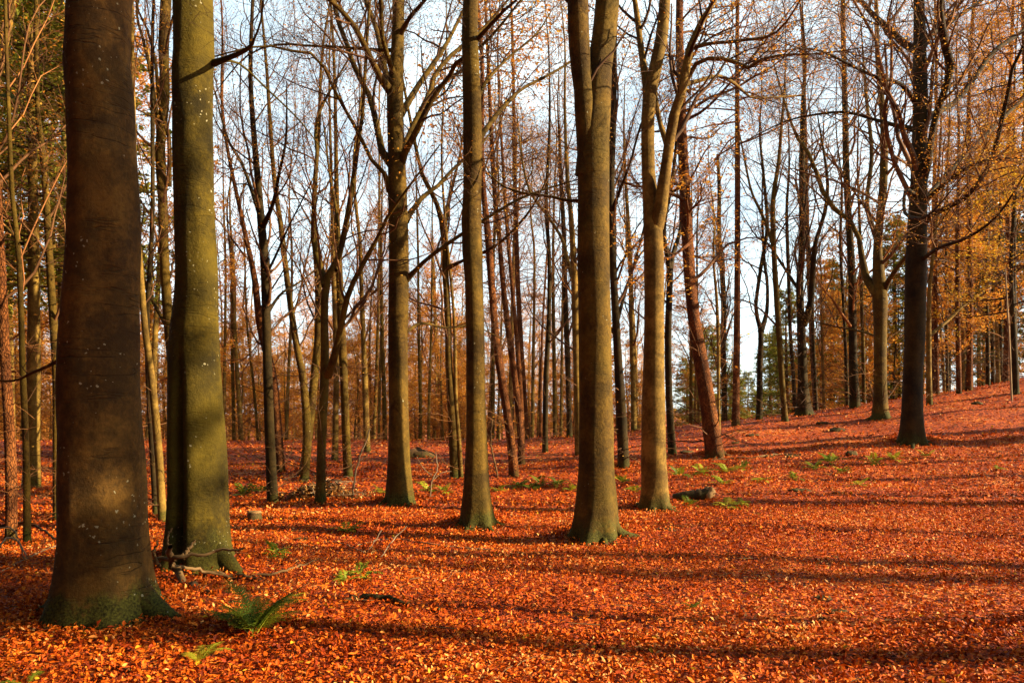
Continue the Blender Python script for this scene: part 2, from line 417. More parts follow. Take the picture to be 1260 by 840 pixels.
def scatter_leaves(n, d0, d1, lod, size, tilt, u=0.80, lift=0.03):
    rng = RNG
    d = np.sqrt(rng.uniform(d0 ** 2, d1 ** 2, n)); x = rng.uniform(-u, u, n) * d
    x = x + rng.normal(0, 0.2, n)
    v, f = leaf_outline(lod)
    s = size * rng.uniform(0.55, 1.25, n)
    cv = v[None] * np.stack([s, s * rng.uniform(0.7, 1.2, n), s * rng.uniform(-1.5, 3.0, n)], -1)[:, None, :]
    cv = np.einsum('nij,nkj->nki', rotm(n, tilt, rng), cv)
    pos = np.stack([x, d, ground_z(x, d) + rng.uniform(0.004, lift, n)], -1)
    V = (cv + pos[:, None, :]).reshape(-1, 3)
    Fc = (np.arange(n)[:, None, None] * len(v) + f[None]).reshape(-1, 3)
    patch = 0.16 * np.sin(x * 1.7 + 2 * np.sin(d * 0.9)) * np.sin(d * 2.3 + x * 0.4)
    p2 = np.sin(x * 0.8 + 1.7 * np.sin(d * 0.6)) * np.sin(d * 1.1 - x * 0.5 + 2) + 0.6 * np.sin(x * 4.1 + d) * np.sin(d * 5.3 + 2 * np.sin(x * 2))
    tone = np.clip(rng.beta(1.7, 1.9, n) + patch * 0.5 + 0.11 * p2, 0.05, 0.9)
    yel = rng.random(n) < 0.006
    tone = np.where(yel, 1.0, np.minimum(tone, 0.945))
    return (V, Fc), np.repeat(tone, len(f))
sets = [scatter_leaves(36000, 3.4, 5.6, 1, 0.035, 0.5, lift=0.04), scatter_leaves(110000, 5.4, 12.0, 0, 0.040, 0.55, lift=0.035), scatter_leaves(60000, 11.8, 19.0, 0, 0.060, 0.55), scatter_leaves(25000, 18.5, 31.0, 0, 0.085, 0.5, u=0.78)]
def drift(mx, my, mr, n):
    a = RNG.uniform(0, 6.283, n); r_ = mr * 1.1 + np.abs(RNG.normal(0, 0.16, n)); x = mx + np.cos(a) * r_; y = my + np.sin(a) * r_
    v, f = leaf_outline(0); s_ = 0.045 * RNG.uniform(.6, 1.3, n)
    cv = np.einsum('nij,nkj->nki', rotm(n, 0.8, RNG), v[None] * np.stack([s_, s_, s_ * 2], -1)[:, None, :])
    p = np.stack([x, y, ground_z(x, y) + RNG.uniform(0.01, 0.05, n)], -1)
    return ((cv + p[:, None, :]).reshape(-1, 3), (np.arange(n)[:, None, None] * len(v) + f[None]).reshape(-1, 3)), np.repeat(np.clip(RNG.beta(2, 2.4, n), 0, .94), len(f))
sets += [drift(*m[:3], 700 if m[2] > .2 else 350) for m in MOUNDS]
litter = build('leaf_litter', [s[0] for s in sets], M_LITTER, attr=np.concatenate([s[1] for s in sets]), smooth=False)
litter['kind'] = 'stuff'; litter['label'] = 'orange and russet fallen beech leaves covering the whole forest floor'; litter['category'] = 'leaf litter'
# the nearest leaves, one object each
lv, lf = leaf_outline(1)
leaf_meshes = []
for q in range(14):
    r_ = np.random.default_rng(100 + q)
    s = np.array([0.048 * r_.uniform(0.8, 1.25), 0.048 * r_.uniform(0.75, 1.15), 0.048 * r_.uniform(0.5, 3)])
    o = build('leaf', [(lv * s, lf)], M_LITTER, attr=np.full(8, [0.2, 0.3, 0.4, 0.5, 0.55, 0.6, 0.65, 0.7, 0.75, 0.8, 0.85, 0.9, 1.0, 0.45][q]), smooth=False)
    leaf_meshes.append(o.data)
    bpy.data.objects.remove(o)
for q in range(290):
    d = math.sqrt(RNG.uniform(4.3 ** 2, 5.9 ** 2)); x = RNG.uniform(-0.69, 0.69) * d
    o = bpy.data.objects.new('leaf', leaf_meshes[int(RNG.integers(14)) if RNG.random() < 0.93 else 12])
    COL.objects.link(o); o.parent = ground
    o.location = (x, d, float(ground_z(x, d)) + RNG.uniform(0.025, 0.05))
    o.rotation_euler = (RNG.normal(0, 0.35), RNG.normal(0, 0.35), RNG.uniform(0, 6.28))

# ------------------------------------------------------------------ things and trees
def thing(name, label, cat, loc, group=None, rz=0.0):
    o = bpy.data.objects.new(name, None); COL.objects.link(o)
    o.location = loc; o.rotation_euler = (0, 0, rz); o.empty_display_size = 0.3
    o['label'] = label; o['category'] = cat
    if group: o['group'] = group
    return o

def trunk_mesh(C, R, k, rng, flare=0.45, flare_h=0.28, lobes=6, lobe_amp=0.16, notch=None, lump=0.032, root_reach=0.0):
    """one trunk: C (P,3) R (P,), root flare with buttress lobes near the ground"""
    P = len(C)
    T = np.empty_like(C); T[1:-1] = C[2:] - C[:-2]; T[0] = C[1] - C[0]; T[-1] = C[-1] - C[-2]; T = norm(T)
    U = norm(np.cross(T, np.array([[0, 1.0, 0]]))); W = np.cross(T, U)
    a = np.arange(k) * 2 * math.pi / k
    h = C[:, 2] - C[0, 2]
    e = np.exp(-np.maximum(h, 0) / flare_h)[:, None]
    ph = rng.uniform(0, 6.28, 6)
    lob = np.zeros(k)
    cent = np.arange(lobes) * 2 * math.pi / lobes + rng.normal(0, 0.22, lobes)
    for c_ in cent:
        dd = (a - c_ + math.pi) % (2 * math.pi) - math.pi
        lob += rng.uniform(0.5, 1.3) * np.exp(-(dd / 0.30) ** 2)
    rad = R[:, None] * (1 + flare * e + (lobe_amp * 2.4 * e ** 1.6) * (lob[None, :] - 0.5))
    e2 = np.exp(-np.maximum(h, 0) / 1.6)[:, None]
    rad = rad * (1 + 0.045 * e2 * (lob[None, :] - 0.5))
    rad = rad * (1 + lump * np.sin(a[None, :] * 2 + ph[0] + h[:, None] * 1.1) + lump * 0.8 * np.sin(a[None, :] * 3 + ph[1] - h[:, None] * 0.8) + lump * 0.5 * np.sin(h[:, None] * 3.1 + ph[2] + a[None, :]))
    rad = rad * (1 + 0.010 * np.sin(a[None, :] * 7 + ph[3] + 2.0 * np.sin(h[:, None] * 1.7)) + 0.012 * np.sin(h[:, None] * 6.3 + ph[4] + 2 * np.sin(a[None, :] * 2)))
    z3 = h[:, None]; rr0 = 1.0
    for fz, fa, am in ((2.3, 3, .012), (4.7, 5, .009), (9.1, 8, .006), (17.0, 13, .004)):
        rad = rad * (1 + am * np.sin(z3 * fz + rng.uniform(0, 6) + 1.3 * np.sin(a[None, :] * 2 + z3 * fz * .37)) * np.sin(a[None, :] * fa + rng.uniform(0, 6) + 1.1 * np.sin(z3 * fz * .6)))
    rad = rad * (1 + rng.normal(0, 0.004, rad.shape))
    if notch:
        th, depth, h0, h1 = notch
        dd = (a - th + math.pi) % (2 * math.pi) - math.pi
        prof = sstep((h + 0.4) / 0.5) * sstep((h1 - h) / max(h1 - h0, 0.01))
        rad = rad * (1 - depth * prof[:, None] * np.exp(-(dd / 0.12) ** 2)[None, :] + 0.18 * depth * prof[:, None] * np.exp(-((np.abs(dd) - 0.45) / 0.25) ** 2)[None, :])
    V = C[:, None, :] + rad[:, :, None] * (np.cos(a)[None, :, None] * U[:, None, :] + np.sin(a)[None, :, None] * W[:, None, :])
    b = np.arange(P - 1)[:, None] * k; j = np.arange(k)[None, :]; j2 = (j + 1) % k
    Fq = np.stack([b + j, b + j2, b + k + j2, b + k + j], -1).reshape(-1, 4)
    return V.reshape(-1, 3), Fq

def roots(B, r0, n, rng, reach=1.0, k=8, spec=None):
    """surface roots that leave the butt, dive and run out over the ground around base point B"""
    out = []
    az0 = rng.uniform(0, 6.28)
    for q in range(n):
        az = az0 + q * 6.283 / n + rng.normal(0, 0.25)
        ln = r0 * rng.uniform(1.1, 2.4) * reach; sz = 1.0
        if spec: az, ln, sz = math.radians(spec[q][0]), spec[q][1] * r0, spec[q][2]
        t = np.linspace(0, 1, 9)
        bend = rng.normal(0, 0.5)
        aa = az + bend * t
        rr_ = r0 * 0.42 + ln * t
        x = B[0] + np.cos(aa) * rr_; y = B[1] + np.sin(aa) * rr_
        gz = ground_z(x, y)
        hgt = r0 * sz * rng.uniform(0.7, 1.1) * np.exp(-t * 5) - 0.05 * t
        C = np.stack([x, y, gz + hgt * 0.9 - 0.01], -1)
        rad = r0 * sz * rng.uniform(0.19, 0.28) * (1 - t) ** 0.8 * (1 + 0.12 * np.sin(t * 9 + q)) + 0.008
        v, f = tubes(C[None], rad[None], k)
        out.append((v, f))
    return out

GROUPS = {}
def leaf_spray(C, per, size, rng, jitter=0.10, flatn=0.35):
    """leaves along the outer half of each twig chain"""
    N, P = C.shape[:2]
    idx = np.repeat(np.arange(N), per); M = len(idx)
    t = rng.uniform(0.25, 1, M) * (P - 1); i = np.minimum(t.astype(int), P - 2); w = (t - i)[:, None]
    pos = C[idx, i] * (1 - w) + C[idx, i + 1] * w + rng.normal(0, jitter, (M, 3)) * np.array([1, 1, 0.5])
    fwd = norm(rng.normal(size=(M, 3)) * np.array([1, 1, 0.35]))
    nr = rng.normal(size=(M, 3)) * flatn + np.array([0, 0, 1.0])
    nr = norm(nr - (nr * fwd).sum(1, keepdims=True) * fwd)
    return diamonds(pos, fwd, nr, size * rng.uniform(0.6, 1.3, M), size * 0.33 * rng.uniform(0.7, 1.2, M))

def traced_tree(label, base, pts, limbs=(), kind='beech_tree', cat='tree', bark=None, twig=None, top=17.0, k=20, d=None, flare=0.45, flare_h=0.3, lobes=6, lobe_amp=0.16,
                notch=None, group=None, crown=(12, 3.2, 6, 4), crown_from=0.45, limb_twigs=(7, 1.0, 4, 3), leaves=0, leaf_mat=None, leaf_size=0.06, seed=0, rings=44, ext_dir=(0, 0), ang=(28, 55), up=0.10,
                trunk_twigs=0, flat=0.8, tmin=0.0032, root_reach=1.0, root_spec=None, spread=None, crown_abs=None):
    """pts: trunk centre (px, py, width px) from bottom to top as it is seen at the tree's own distance"""
    rng = np.random.default_rng(1000 + seed + int(base[0]) * 7)
    if bark is None: bark = M_BEECH
    if twig is None: twig = M_TWIG
    if d is None: B = hit(*base); d = B[1]
    else:
        x = (base[0] - CX) / F * d; B = np.array([x, d, float(ground_z(x, d))])
    root = thing(kind, label, cat, B, group)
    rows = [[*(B - np.array([0, 0, 0.12])), pts[0][2] * d / F / 2]]
    for q, (px, py, w) in enumerate(pts):
        p = PX(px, py, d)
        if p[2] < B[2] + 0.12 and q > 0: continue
        if q == 0: continue
        rows.append([*p, w * d / F / 2])
    # the unseen top
    rows = np.array(rows)
    dirv = rows[-1, :3] - rows[-2, :3]; dirv = norm(dirv); dirv = norm(dirv * np.array([0.6, 0.6, 1]) + np.array([ext_dir[0], ext_dir[1], 0.3]))
    last = rows[-1]
    remain = top - (last[2] - B[2])
    rows[:, 3] *= 0.95 * d / math.hypot(d, B[0])
    full = rows
    if remain > 1:
        ex = []
        for s in (0.33, 0.66, 1.0):
            wv = rng.normal(0, 0.12, 3) * remain * 0.12
            ex.append([*(last[:3] + dirv * remain * s + wv * [1, 1, 0]), max(last[3] * (1 - 0.9 * s), 0.012)])
        full = np.vstack([rows, ex])
    CR = cat_rom(full, rings)
    # more rings near the ground
    lowz = CR[0, 2]
    base_pts = []
    for hh in (0.0, 0.05, 0.10, 0.16, 0.22, 0.30, 0.40, 0.52, 0.68, 0.86, 1.1):
        z = lowz + hh
        base_pts.append([np.interp(z, CR[:, 2], CR[:, c]) if c != 2 else z for c in range(4)])
    CR = np.vstack([np.array(base_pts), CR[CR[:, 2] > lowz + 1.3]])
    C, R = CR[:, :3], CR[:, 3]
    tr = [trunk_mesh(C, R, k, rng, flare, flare_h, lobes, lobe_amp, notch)]
    if pts[0][2] > 11: tr += roots(B, max(np.interp(lowz + 0.5, C[:, 2], R), 0.05) * (1 + flare * 0.5), (len(root_spec) if root_spec else (6 if k > 24 else 5)), rng, root_reach, spec=root_spec)
    build('trunk', tr, bark, root, loc=B)
    tw, lv_ = [], []
    # limbs as seen
    for lb in limbs:
        dd = rng.choice([-1, 1]) * rng.uniform(0.03, 0.10)
        if isinstance(lb[0], (int, float)): dd = lb[0]; lb = lb[1:]
        n = len(lb); rr = []
        for q, (px, py, w) in enumerate(lb):
            dq = d * (1 + dd * q / max(n - 1, 1))
            rr.append([*PX(px, py, dq), w * dq / F / 2])
        rr = np.array(rr)
        rr[:, 3] *= 0.95
        rr[1:-1, :3] += rng.normal(0, 0.006, (len(rr) - 2, 3)) * d * 0.35
        # let the limb run on beyond its last seen point
        dv = norm(rr[-1, :3] - rr[-2, :3]); Lr = np.linalg.norm(rr[-1, :3] - rr[0, :3]) * 0.45
        endr = max(rr[-1, 3] * 0.35, 0.006)
        rr = np.vstack([rr, [*(rr[-1, :3] + norm(dv + rng.normal(0, 0.2, 3) + [0, 0, 0.15]) * Lr), endr]])
        lc = cat_rom(rr, 16)
        lc[:, 3] *= 1 + 0.45 * np.exp(-np.arange(len(lc)) / 0.9) + rng.normal(0, 0.03, len(lc))
        build('limb', [tubes(lc[None, :, :3], lc[None, :, 3], 10)], bark, root, loc=B)
        a_n, a_l, b_n, c_n = limb_twigs
        Ll = np.linalg.norm(lc[-1, :3] - lc[0, :3])
        c1, r1 = grow(lc[None, :, :3], lc[None, :, 3], a_n, min(max(Ll * 0.42, 0.5), 2.6) * a_l, 0.18, 1.0, (30, 62), up, 0.19, 8, 0.5, tmin * 1.4, flat, rng)
        c2, r2 = grow(c1, r1, b_n, 0.85 * a_l, 0.2, 1.0, (30, 60), 0.05, 0.16, 4, 0.55, tmin, flat, rng)
        tw += [tubes(c1, r1, 4), tubes(c2, r2, 3)]
        if c_n:
            c3, r3 = grow(c2, r2, c_n, 0.42 * a_l, 0.15, 1.0, (30, 65), 0.03, 0.16, 3, 0.6, tmin * 0.8, flat, rng)
            tw.append(tubes(c3, r3, 3))
        else: c3 = c2
        if leaves: lv_.append(leaf_spray(c3, leaves, leaf_size, rng))
    # crown grown from the upper trunk
    n1, l1, n2, n3 = crown
    if n1:
        c1, r1 = grow(C[None], R[None], n1, l1, crown_from, 0.97, ang, up, 0.15, 9, 0.40, 0.007, 1.0, rng)
        c2, r2 = grow(c1, r1, n2, l1 * 0.42, 0.2, 1.0, (28, 55), 0.06, 0.13, 5, 0.55, tmin * 1.3, flat, rng)
        tw += [tubes(c1, r1, 5), tubes(c2, r2, 3)]
        c3 = c2
        if n3:
            c3, r3 = grow(c2, r2, n3, l1 * 0.20, 0.12, 1.0, (28, 60), 0.03, 0.15, 3, 0.6, tmin, flat, rng)
            tw.append(tubes(c3, r3, 3))
        if leaves: lv_.append(leaf_spray(c3, leaves, leaf_size, rng))
    if trunk_twigs:
        c1, r1 = grow(C[None], R[None], trunk_twigs, 1.5, 0.12, crown_from, (55, 95), 0.02, 0.20, 8, 0.10, tmin * 1.2, 0.4, rng, fade=0)
        c2, r2 = grow(c1, r1, 5, 0.5, 0.2, 1.0, (30, 65), 0.0, 0.15, 3, 0.6, tmin, 0.4, rng)
        tw += [tubes(c1, r1, 3), tubes(c2, r2, 3)]
        if leaves: lv_.append(leaf_spray(c2[::4], 1, leaf_size, rng))
    if tw:
        build('crown', tw, twig, root, loc=B)
    if lv_:
        n = sum(len(f) for _, f in lv_)
        o = build('leaves', lv_, leaf_mat or M_LEAF_AUT, root, loc=B, attr=np.repeat(rng.random((n + 1) // 2), 2)[:n], smooth=False)
        o['kind'] = 'stuff'
    return root

# ------------------------------------------------------------------ the big beeches in front
traced_tree('massive dark beech trunk with mossy root, nearest to the camera', (127, 752),
    [(127, 752, 122), (128, 700, 120), (127, 640, 115), (125, 540, 111), (123, 420, 102), (126, 300, 95), (126, 210, 92), (123, 100, 90), (121, 0, 88)],
    limbs=[[0.05, (84, 437, 5), (60, 450, 4), (40, 460, 3.5), (20, 466, 3), (-6, 468, 2.6)]], limb_twigs=(2, 0.4, 2, 0),
    bark=M_BEECH_DARK, k=56, top=22, flare=0.50, flare_h=0.26, lobes=7, lobe_amp=0.24, rings=120, crown=(14, 4.5, 6, 4), crown_from=0.5, root_spec=[(184, 1.7, 1.1), (214, .9, 1.0), (250, .5, .9), (284, .5, 1.0), (318, .8, 1.0), (352, 2.0, 1.3), (60, 1.3, 1), (120, 1.3, 1)], seed=1)
traced_tree('thick yellow-green mossy beech with a vertical seam, second from the left', (243, 692),
    [(243, 692, 76), (243, 640, 78), (242, 560, 74), (240, 480, 70), (239, 420, 65), (242, 340, 57), (240, 250, 55), (238, 180, 55), (237, 90, 54), (238, 0, 52)],
    limbs=[[-0.1, (263, 78, 7), (290, 66, 6), (308, 58, 5), (314, 48, 3), (322, 20, 2.5)], [0.1, (262, 76, 4), (290, 80, 3), (330, 110, 2.5), (370, 150, 2)]], limb_twigs=(6, 0.8, 4, 2),
    bark=M_BEECH_MOSS, k=52, top=21, flare=0.26, flare_h=0.2, lobes=7, lobe_amp=0.26, notch=(1.30, 0.55, 1.5, 2.6), rings=110, crown=(14, 4.2, 6, 4), crown_from=0.5, root_spec=[(200, .9, 1.2), (245, .6, 1.0), (292, .9, 1.1), (322, 1.2, 1.2), (352, 2.1, 1.3), (60, 1.3, 1), (120, 1.3, 1)], seed=2)
traced_tree('straight beech whose low limbs fan out like a candelabrum', (491, 617),
    [(491, 617, 33), (491, 590, 32), (491, 540, 28), (490, 480, 26), (490, 420, 26), (491, 300, 25), (489, 230, 24), (487, 170, 22), (486, 110, 22), (489, 60, 17), (490, 0, 15)],
    limbs=[[0.12, (484, 205, 9), (472, 180, 8.5), (463, 157, 8), (454, 114, 7), (436, 86, 7), (430, 62, 6), (418, 19, 6), (410, -20, 5)],
           [-0.1, (480, 236, 6), (470, 212, 5), (456, 196, 5), (442, 164, 5), (428, 136, 4.5), (406, 105, 4), (385, 71, 4), (345, 60, 3), (315, 57, 2.5)],
           [-0.12, (481, 112, 9), (470, 95, 9), (459, 76, 8), (437, 38, 7), (420, 14, 6), (401, -4, 6)],
           [0.1, (484, 105, 9), (475, 90, 8), (469, 62, 8), (461, 31, 6), (449, -3, 5)],
           [-0.08, (486, 95, 7), (478, 80, 7), (471, 43, 6), (468, -5, 5)],
           [0.1, (495, 188, 9), (503, 170, 8), (513, 152, 8), (528, 114, 7), (537, 88, 6), (563, 62, 5), (590, 40, 4)],
           [-0.1, (492, 206, 9), (501, 185, 8), (513, 162, 8), (532, 124, 7), (551, 90, 6), (564, 74, 5), (600, 50, 4)],
           [0.14, (493, 140, 8), (502, 126, 8), (516, 105, 7), (540, 67, 6), (556, 45, 5), (570, 17, 4), (580, -5, 3)],
           [-0.05, (491, 45, 7), (497, 31, 6), (508, 19, 5), (525, -2, 4)],
           [0.08, (498, 272, 8), (506, 257, 6.5), (520, 240, 6), (540, 226, 5), (565, 205, 4), (590, 180, 3)],
           [-0.06, (499, 345, 7), (510, 330, 5.5), (530, 315, 5), (565, 290, 4.5), (600, 270, 4), (650, 240, 3)],
           [0.05, (486, 62, 4), (460, 60, 3.6), (415, 61, 3.4), (370, 58, 3), (340, 58, 2.6), (300, 72, 2)],
           [0.12, (500, 408, 4), (520, 402, 3.5), (550, 399, 3), (585, 402, 2)]],
    bark=M_BEECH, k=28, top=18, flare=0.48, flare_h=0.24, lobe_amp=0.30, crown=(10, 3.0, 7, 5), crown_from=0.55, limb_twigs=(12, 1.0, 7, 5), seed=3)
traced_tree('plain slender beech trunk in the middle with a root running to the right', (587, 644),
    [(587, 644, 36), (586, 610, 34), (586, 560, 28), (585, 480, 25), (585, 420, 25), (583, 350, 24), (580, 290, 27), (581, 240, 23), (582, 190, 24), (581, 120, 23), (579, 60, 21), (579, 0, 20)],
    limbs=[[0.1, (588, 174, 6), (605, 152, 6), (622, 128, 5), (645, 108, 4), (690, 84, 3)], [-0.1, (586, 50, 5), (604, 30, 5), (622, 12, 4), (640, -6, 3)],
           [0.05, (588, 120, 5), (603, 98, 4), (625, 70, 3), (660, 42, 2.5)]],
    bark=M_BEECH, k=28, top=19, flare=0.48, flare_h=0.24, lobe_amp=0.30, crown=(12, 3.2, 7, 4), crown_from=0.5, seed=4)
traced_tree('broad beech that splits into two upright stems above head height', (735, 658),
    [(735, 658, 56), (735, 635, 55), (734, 590, 48), (734, 520, 44), (733, 420, 41), (730, 320, 41), (730, 230, 41), (730, 170, 42), (734, 130, 37), (739, 70, 32), (747, 0, 31)],
    limbs=[[-0.03, (724, 215, 24), (720, 160, 25), (717, 110, 25), (714, 60, 26), (711, 0, 27), (709, -60, 24)],
           [0.1, (722, 245, 4), (700, 246, 4), (670, 243, 3.5), (640, 236, 3), (610, 222, 2)]],
    bark=M_BEECH, k=36, top=20, flare=0.48, flare_h=0.24, lobe_amp=0.30, crown=(12, 3.6, 7, 4), crown_from=0.5, limb_twigs=(6, 1.0, 5, 2), seed=5)
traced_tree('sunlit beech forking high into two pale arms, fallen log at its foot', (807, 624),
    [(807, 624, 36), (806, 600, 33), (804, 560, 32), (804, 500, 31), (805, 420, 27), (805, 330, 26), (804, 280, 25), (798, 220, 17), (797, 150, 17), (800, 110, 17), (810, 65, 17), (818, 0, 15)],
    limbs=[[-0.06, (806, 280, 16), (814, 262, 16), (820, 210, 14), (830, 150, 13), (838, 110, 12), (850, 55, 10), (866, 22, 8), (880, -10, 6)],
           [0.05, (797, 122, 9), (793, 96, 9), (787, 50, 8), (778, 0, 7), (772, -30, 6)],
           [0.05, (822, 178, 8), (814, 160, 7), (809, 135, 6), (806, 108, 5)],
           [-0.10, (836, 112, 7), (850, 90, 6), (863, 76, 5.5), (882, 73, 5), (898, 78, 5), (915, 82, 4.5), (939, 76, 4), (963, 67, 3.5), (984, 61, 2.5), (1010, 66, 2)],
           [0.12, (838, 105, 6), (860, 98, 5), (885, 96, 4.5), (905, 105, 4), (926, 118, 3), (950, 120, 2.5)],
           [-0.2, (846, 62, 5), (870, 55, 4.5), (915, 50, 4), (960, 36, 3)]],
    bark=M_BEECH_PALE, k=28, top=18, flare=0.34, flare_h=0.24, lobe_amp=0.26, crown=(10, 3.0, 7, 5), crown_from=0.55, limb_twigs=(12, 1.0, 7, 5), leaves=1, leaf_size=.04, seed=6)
traced_tree('dark spreading beech standing on the rise with limbs sweeping to the upper right', (1121, 543),
    [(1121, 543, 35), (1122, 520, 31), (1123, 463, 27), (1126, 410, 28), (1127, 340, 28), (1128, 300, 27), (1131, 200, 22), (1132, 100, 19), (1131, 0, 14)],
    limbs=[[0.1, (1129, 62, 9), (1112, 48, 8.5), (1095, 37, 8), (1076, 20, 6.5), (1062, 5, 6), (1052, -12, 5)],
           [-0.1, (1134, 225, 9), (1142, 205, 9), (1150, 150, 8), (1160, 115, 9), (1172, 82, 10), (1165, 50, 10), (1160, 0, 8), (1158, -30, 7)],
           [0.2, (1132, 262, 9), (1142, 240, 7), (1175, 205, 6), (1215, 165, 6), (1240, 140, 5), (1275, 108, 4)],
           [-0.15, (1133, 280, 8), (1150, 262, 7), (1180, 245, 6), (1205, 226, 6), (1224, 186, 6), (1240, 120, 5), (1252, 70, 4)],
           [0.1, (1134, 150, 9), (1152, 140, 8), (1175, 125, 7), (1200, 98, 6.5), (1225, 65, 6), (1262, 36, 5)],
           [-0.1, (1130, 130, 6), (1105, 100, 5), (1080, 92, 4), (1050, 84, 3.5), (1020, 66, 3), (990, 60, 2)],
           [0.15, (1128, 160, 6), (1100, 152, 5), (1070, 140, 4), (1040, 135, 3.5), (1000, 140, 2.5), (960, 152, 2)],
           [-0.1, (1136, 250, 5), (1160, 228, 5), (1200, 200, 4), (1240, 195, 3)],
           [0.1, (1134, 60, 7), (1150, 40, 6), (1180, 20, 5), (1215, -5, 4)],
           [-0.2, (1133, 320, 5), (1155, 305, 4.5), (1190, 290, 4), (1230, 262, 3)],
           [-0.2, (1127, 240, 4), (1114, 235, 4), (1116, 260, 4), (1128, 272, 3.5), (1146, 262, 2.5)]],
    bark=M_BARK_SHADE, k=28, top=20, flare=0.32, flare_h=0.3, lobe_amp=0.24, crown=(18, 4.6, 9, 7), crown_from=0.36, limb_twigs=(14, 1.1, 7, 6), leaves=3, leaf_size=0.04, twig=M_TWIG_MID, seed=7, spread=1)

# ------------------------------------------------------------------ trees of the middle distance
MG = 'slender bare trees between the big beeches'
BG = 'bare trees along the crest of the rise'
CR1 = (14, 3.0, 8, 5)
def mid(label, base, pts, limbs=(), **k):
    a = dict(crown=CR1, twig=M_TWIG_MID, leaves=2, leaf_size=0.048, tmin=0.0028, k=12, rings=34, flare=0.12, flare_h=0.15, lobe_amp=0.16, lobes=5, crown_from=0.35, top=13.5, limb_twigs=(9, 1.0, 5, 3), group=MG, trunk_twigs=18)
    if 'twig' not in k and k.get('bark') is M_BARK_SHADE and base[0] > 860: a['twig'] = M_TWIG
    a.update(k); return traced_tree(label, base, pts, limbs, **a)

mid('reddish trunk at the far left edge beside a thinner grey stem', (13, 664), [(13, 664, 18), (14, 600, 17), (11, 520, 15), (6, 440, 14), (3, 360, 13), (0, 300, 12)], bark=M_PINE, seed=10)
mid('thin grey stem right of the reddish trunk at the left edge', (33, 668), [(33, 668, 11), (33, 600, 10), (31, 520, 9), (28, 460, 9), (26, 380, 8), (22, 300, 7), (14, 220, 6)], limbs=[[0.1, (27, 300, 4), (10, 280, 3.5), (-5, 262, 3)]], leaves=1, twig=M_TWIG_RED, seed=11)
mid('pale leaning stem crossing the upper left corner', (-40, 640), [(-40, 640, 15), (-36, 500, 14), (-30, 380, 13), (-22, 240, 12), (-10, 130, 12), (4, 60, 11), (16, 0, 9)], bark=M_BEECH_PALE, leaves=2, seed=12)
mid('grey stem half hidden behind the nearest trunk on its left', (70, 640), [(70, 640, 13), (70, 560, 12), (70, 470, 12), (66, 400, 11), (60, 300, 10), (54, 200, 9), (46, 130, 7)], seed=13)
mid('pale leaning stem in the gap between the two thickest trunks', (200, 642), [(200, 642, 11), (198, 600, 11), (194, 540, 11), (186, 460, 10), (178, 400, 9), (172, 320, 8), (166, 230, 7)], bark=M_BEECH_PALE, seed=14)
mid('dark stem just behind the pale leaning one in the gap', (192, 634), [(192, 634, 8), (188, 560, 8), (183, 480, 7), (181, 400, 7), (184, 330, 6), (188, 250, 6)], bark=M_BARK_SHADE, seed=15)
mid('grey twisting beech stem with curling boughs in the gap', (212, 628), [(212, 628, 15), (213, 540, 14), (213, 460, 14), (207, 390, 14), (202, 310, 13), (200, 240, 13), (197, 180, 13), (203, 120, 12), (201, 60, 14), (204, 0, 15)],
    limbs=[[0.08, (198, 170, 5), (190, 120, 5), (184, 90, 4.5), (176, 50, 4), (168, 15, 3)], [-0.08, (208, 230, 5), (206, 170, 5), (196, 130, 4), (190, 70, 4), (176, 30, 3), (168, 5, 3)], [0.1, (205, 400, 5), (190, 372, 4), (178, 345, 4), (172, 300, 3)]], crown=(10, 3, 6, 4), seed=16)
mid('dark thin trunk standing left of the heap of sticks', (336, 620), [(336, 620, 15), (333, 560, 14), (330, 480, 13), (328, 400, 12), (326, 330, 12), (322, 280, 11), (318, 230, 9)],
    limbs=[[0.1, (323, 275, 6), (310, 240, 5), (298, 200, 4), (280, 170, 3)], [-0.1, (323, 280, 6), (333, 250, 5), (345, 215, 4), (352, 170, 3)], [0.1, (329, 385, 4), (345, 360, 3.5), (365, 345, 2.5), (390, 330, 2)], [-.05, (327, 340, 3), (338, 312, 3), (352, 280, 2.4), (370, 250, 2)]], bark=M_BARK_SHADE, top=12, seed=17)
mid('brown trunk leaning left behind the dark thin one', (346, 580), [(346, 580, 12), (341, 520, 12), (335, 460, 12), (320, 400, 10), (313, 340, 8), (300, 280, 6)], bark=M_PINE, seed=18)
mid('leaning stem rising left of the forked tree behind the stick heap', (374, 592), [(374, 592, 12), (378, 540, 12), (377, 510, 11), (372, 460, 10), (364, 420, 9), (354, 350, 8), (346, 280, 7), (337, 215, 6)], seed=19)
mid('short crooked stem joining the leaning one behind the stick heap', (372, 586), [(372, 586, 12), (381, 520, 12), (388, 450, 10), (392, 400, 10), (391, 340, 9), (387, 290, 8), (387, 230, 6), (392, 170, 5)], seed=20)
mid('forked tree growing out of the heap of sticks', (394, 619), [(394, 619, 18), (395, 590, 13), (396, 530, 12), (399, 480, 12), (400, 440, 11), (399, 400, 10), (401, 345, 10), (413, 330, 8), (425, 280, 8), (435, 220, 7), (440, 180, 6), (446, 140, 5)],
    limbs=[[0.08, (401, 352, 8), (394, 332, 7), (388, 300, 7), (387, 250, 6), (391, 190, 5), (392, 140, 4)], [-0.1, (403, 462, 9), (410, 440, 9), (420, 400, 8), (430, 360, 7), (453, 312, 6), (466, 288, 5), (480, 262, 4)], [0.1, (412, 332, 5), (418, 305, 4), (412, 260, 4), (405, 210, 3)]], seed=21)
mid('slim trunk on the slope just right of the stick heap', (429, 587), [(429, 587, 13), (426, 540, 11), (424, 480, 11), (421, 420, 11), (418, 350, 9), (415, 280, 8), (414, 220, 6)], seed=22)
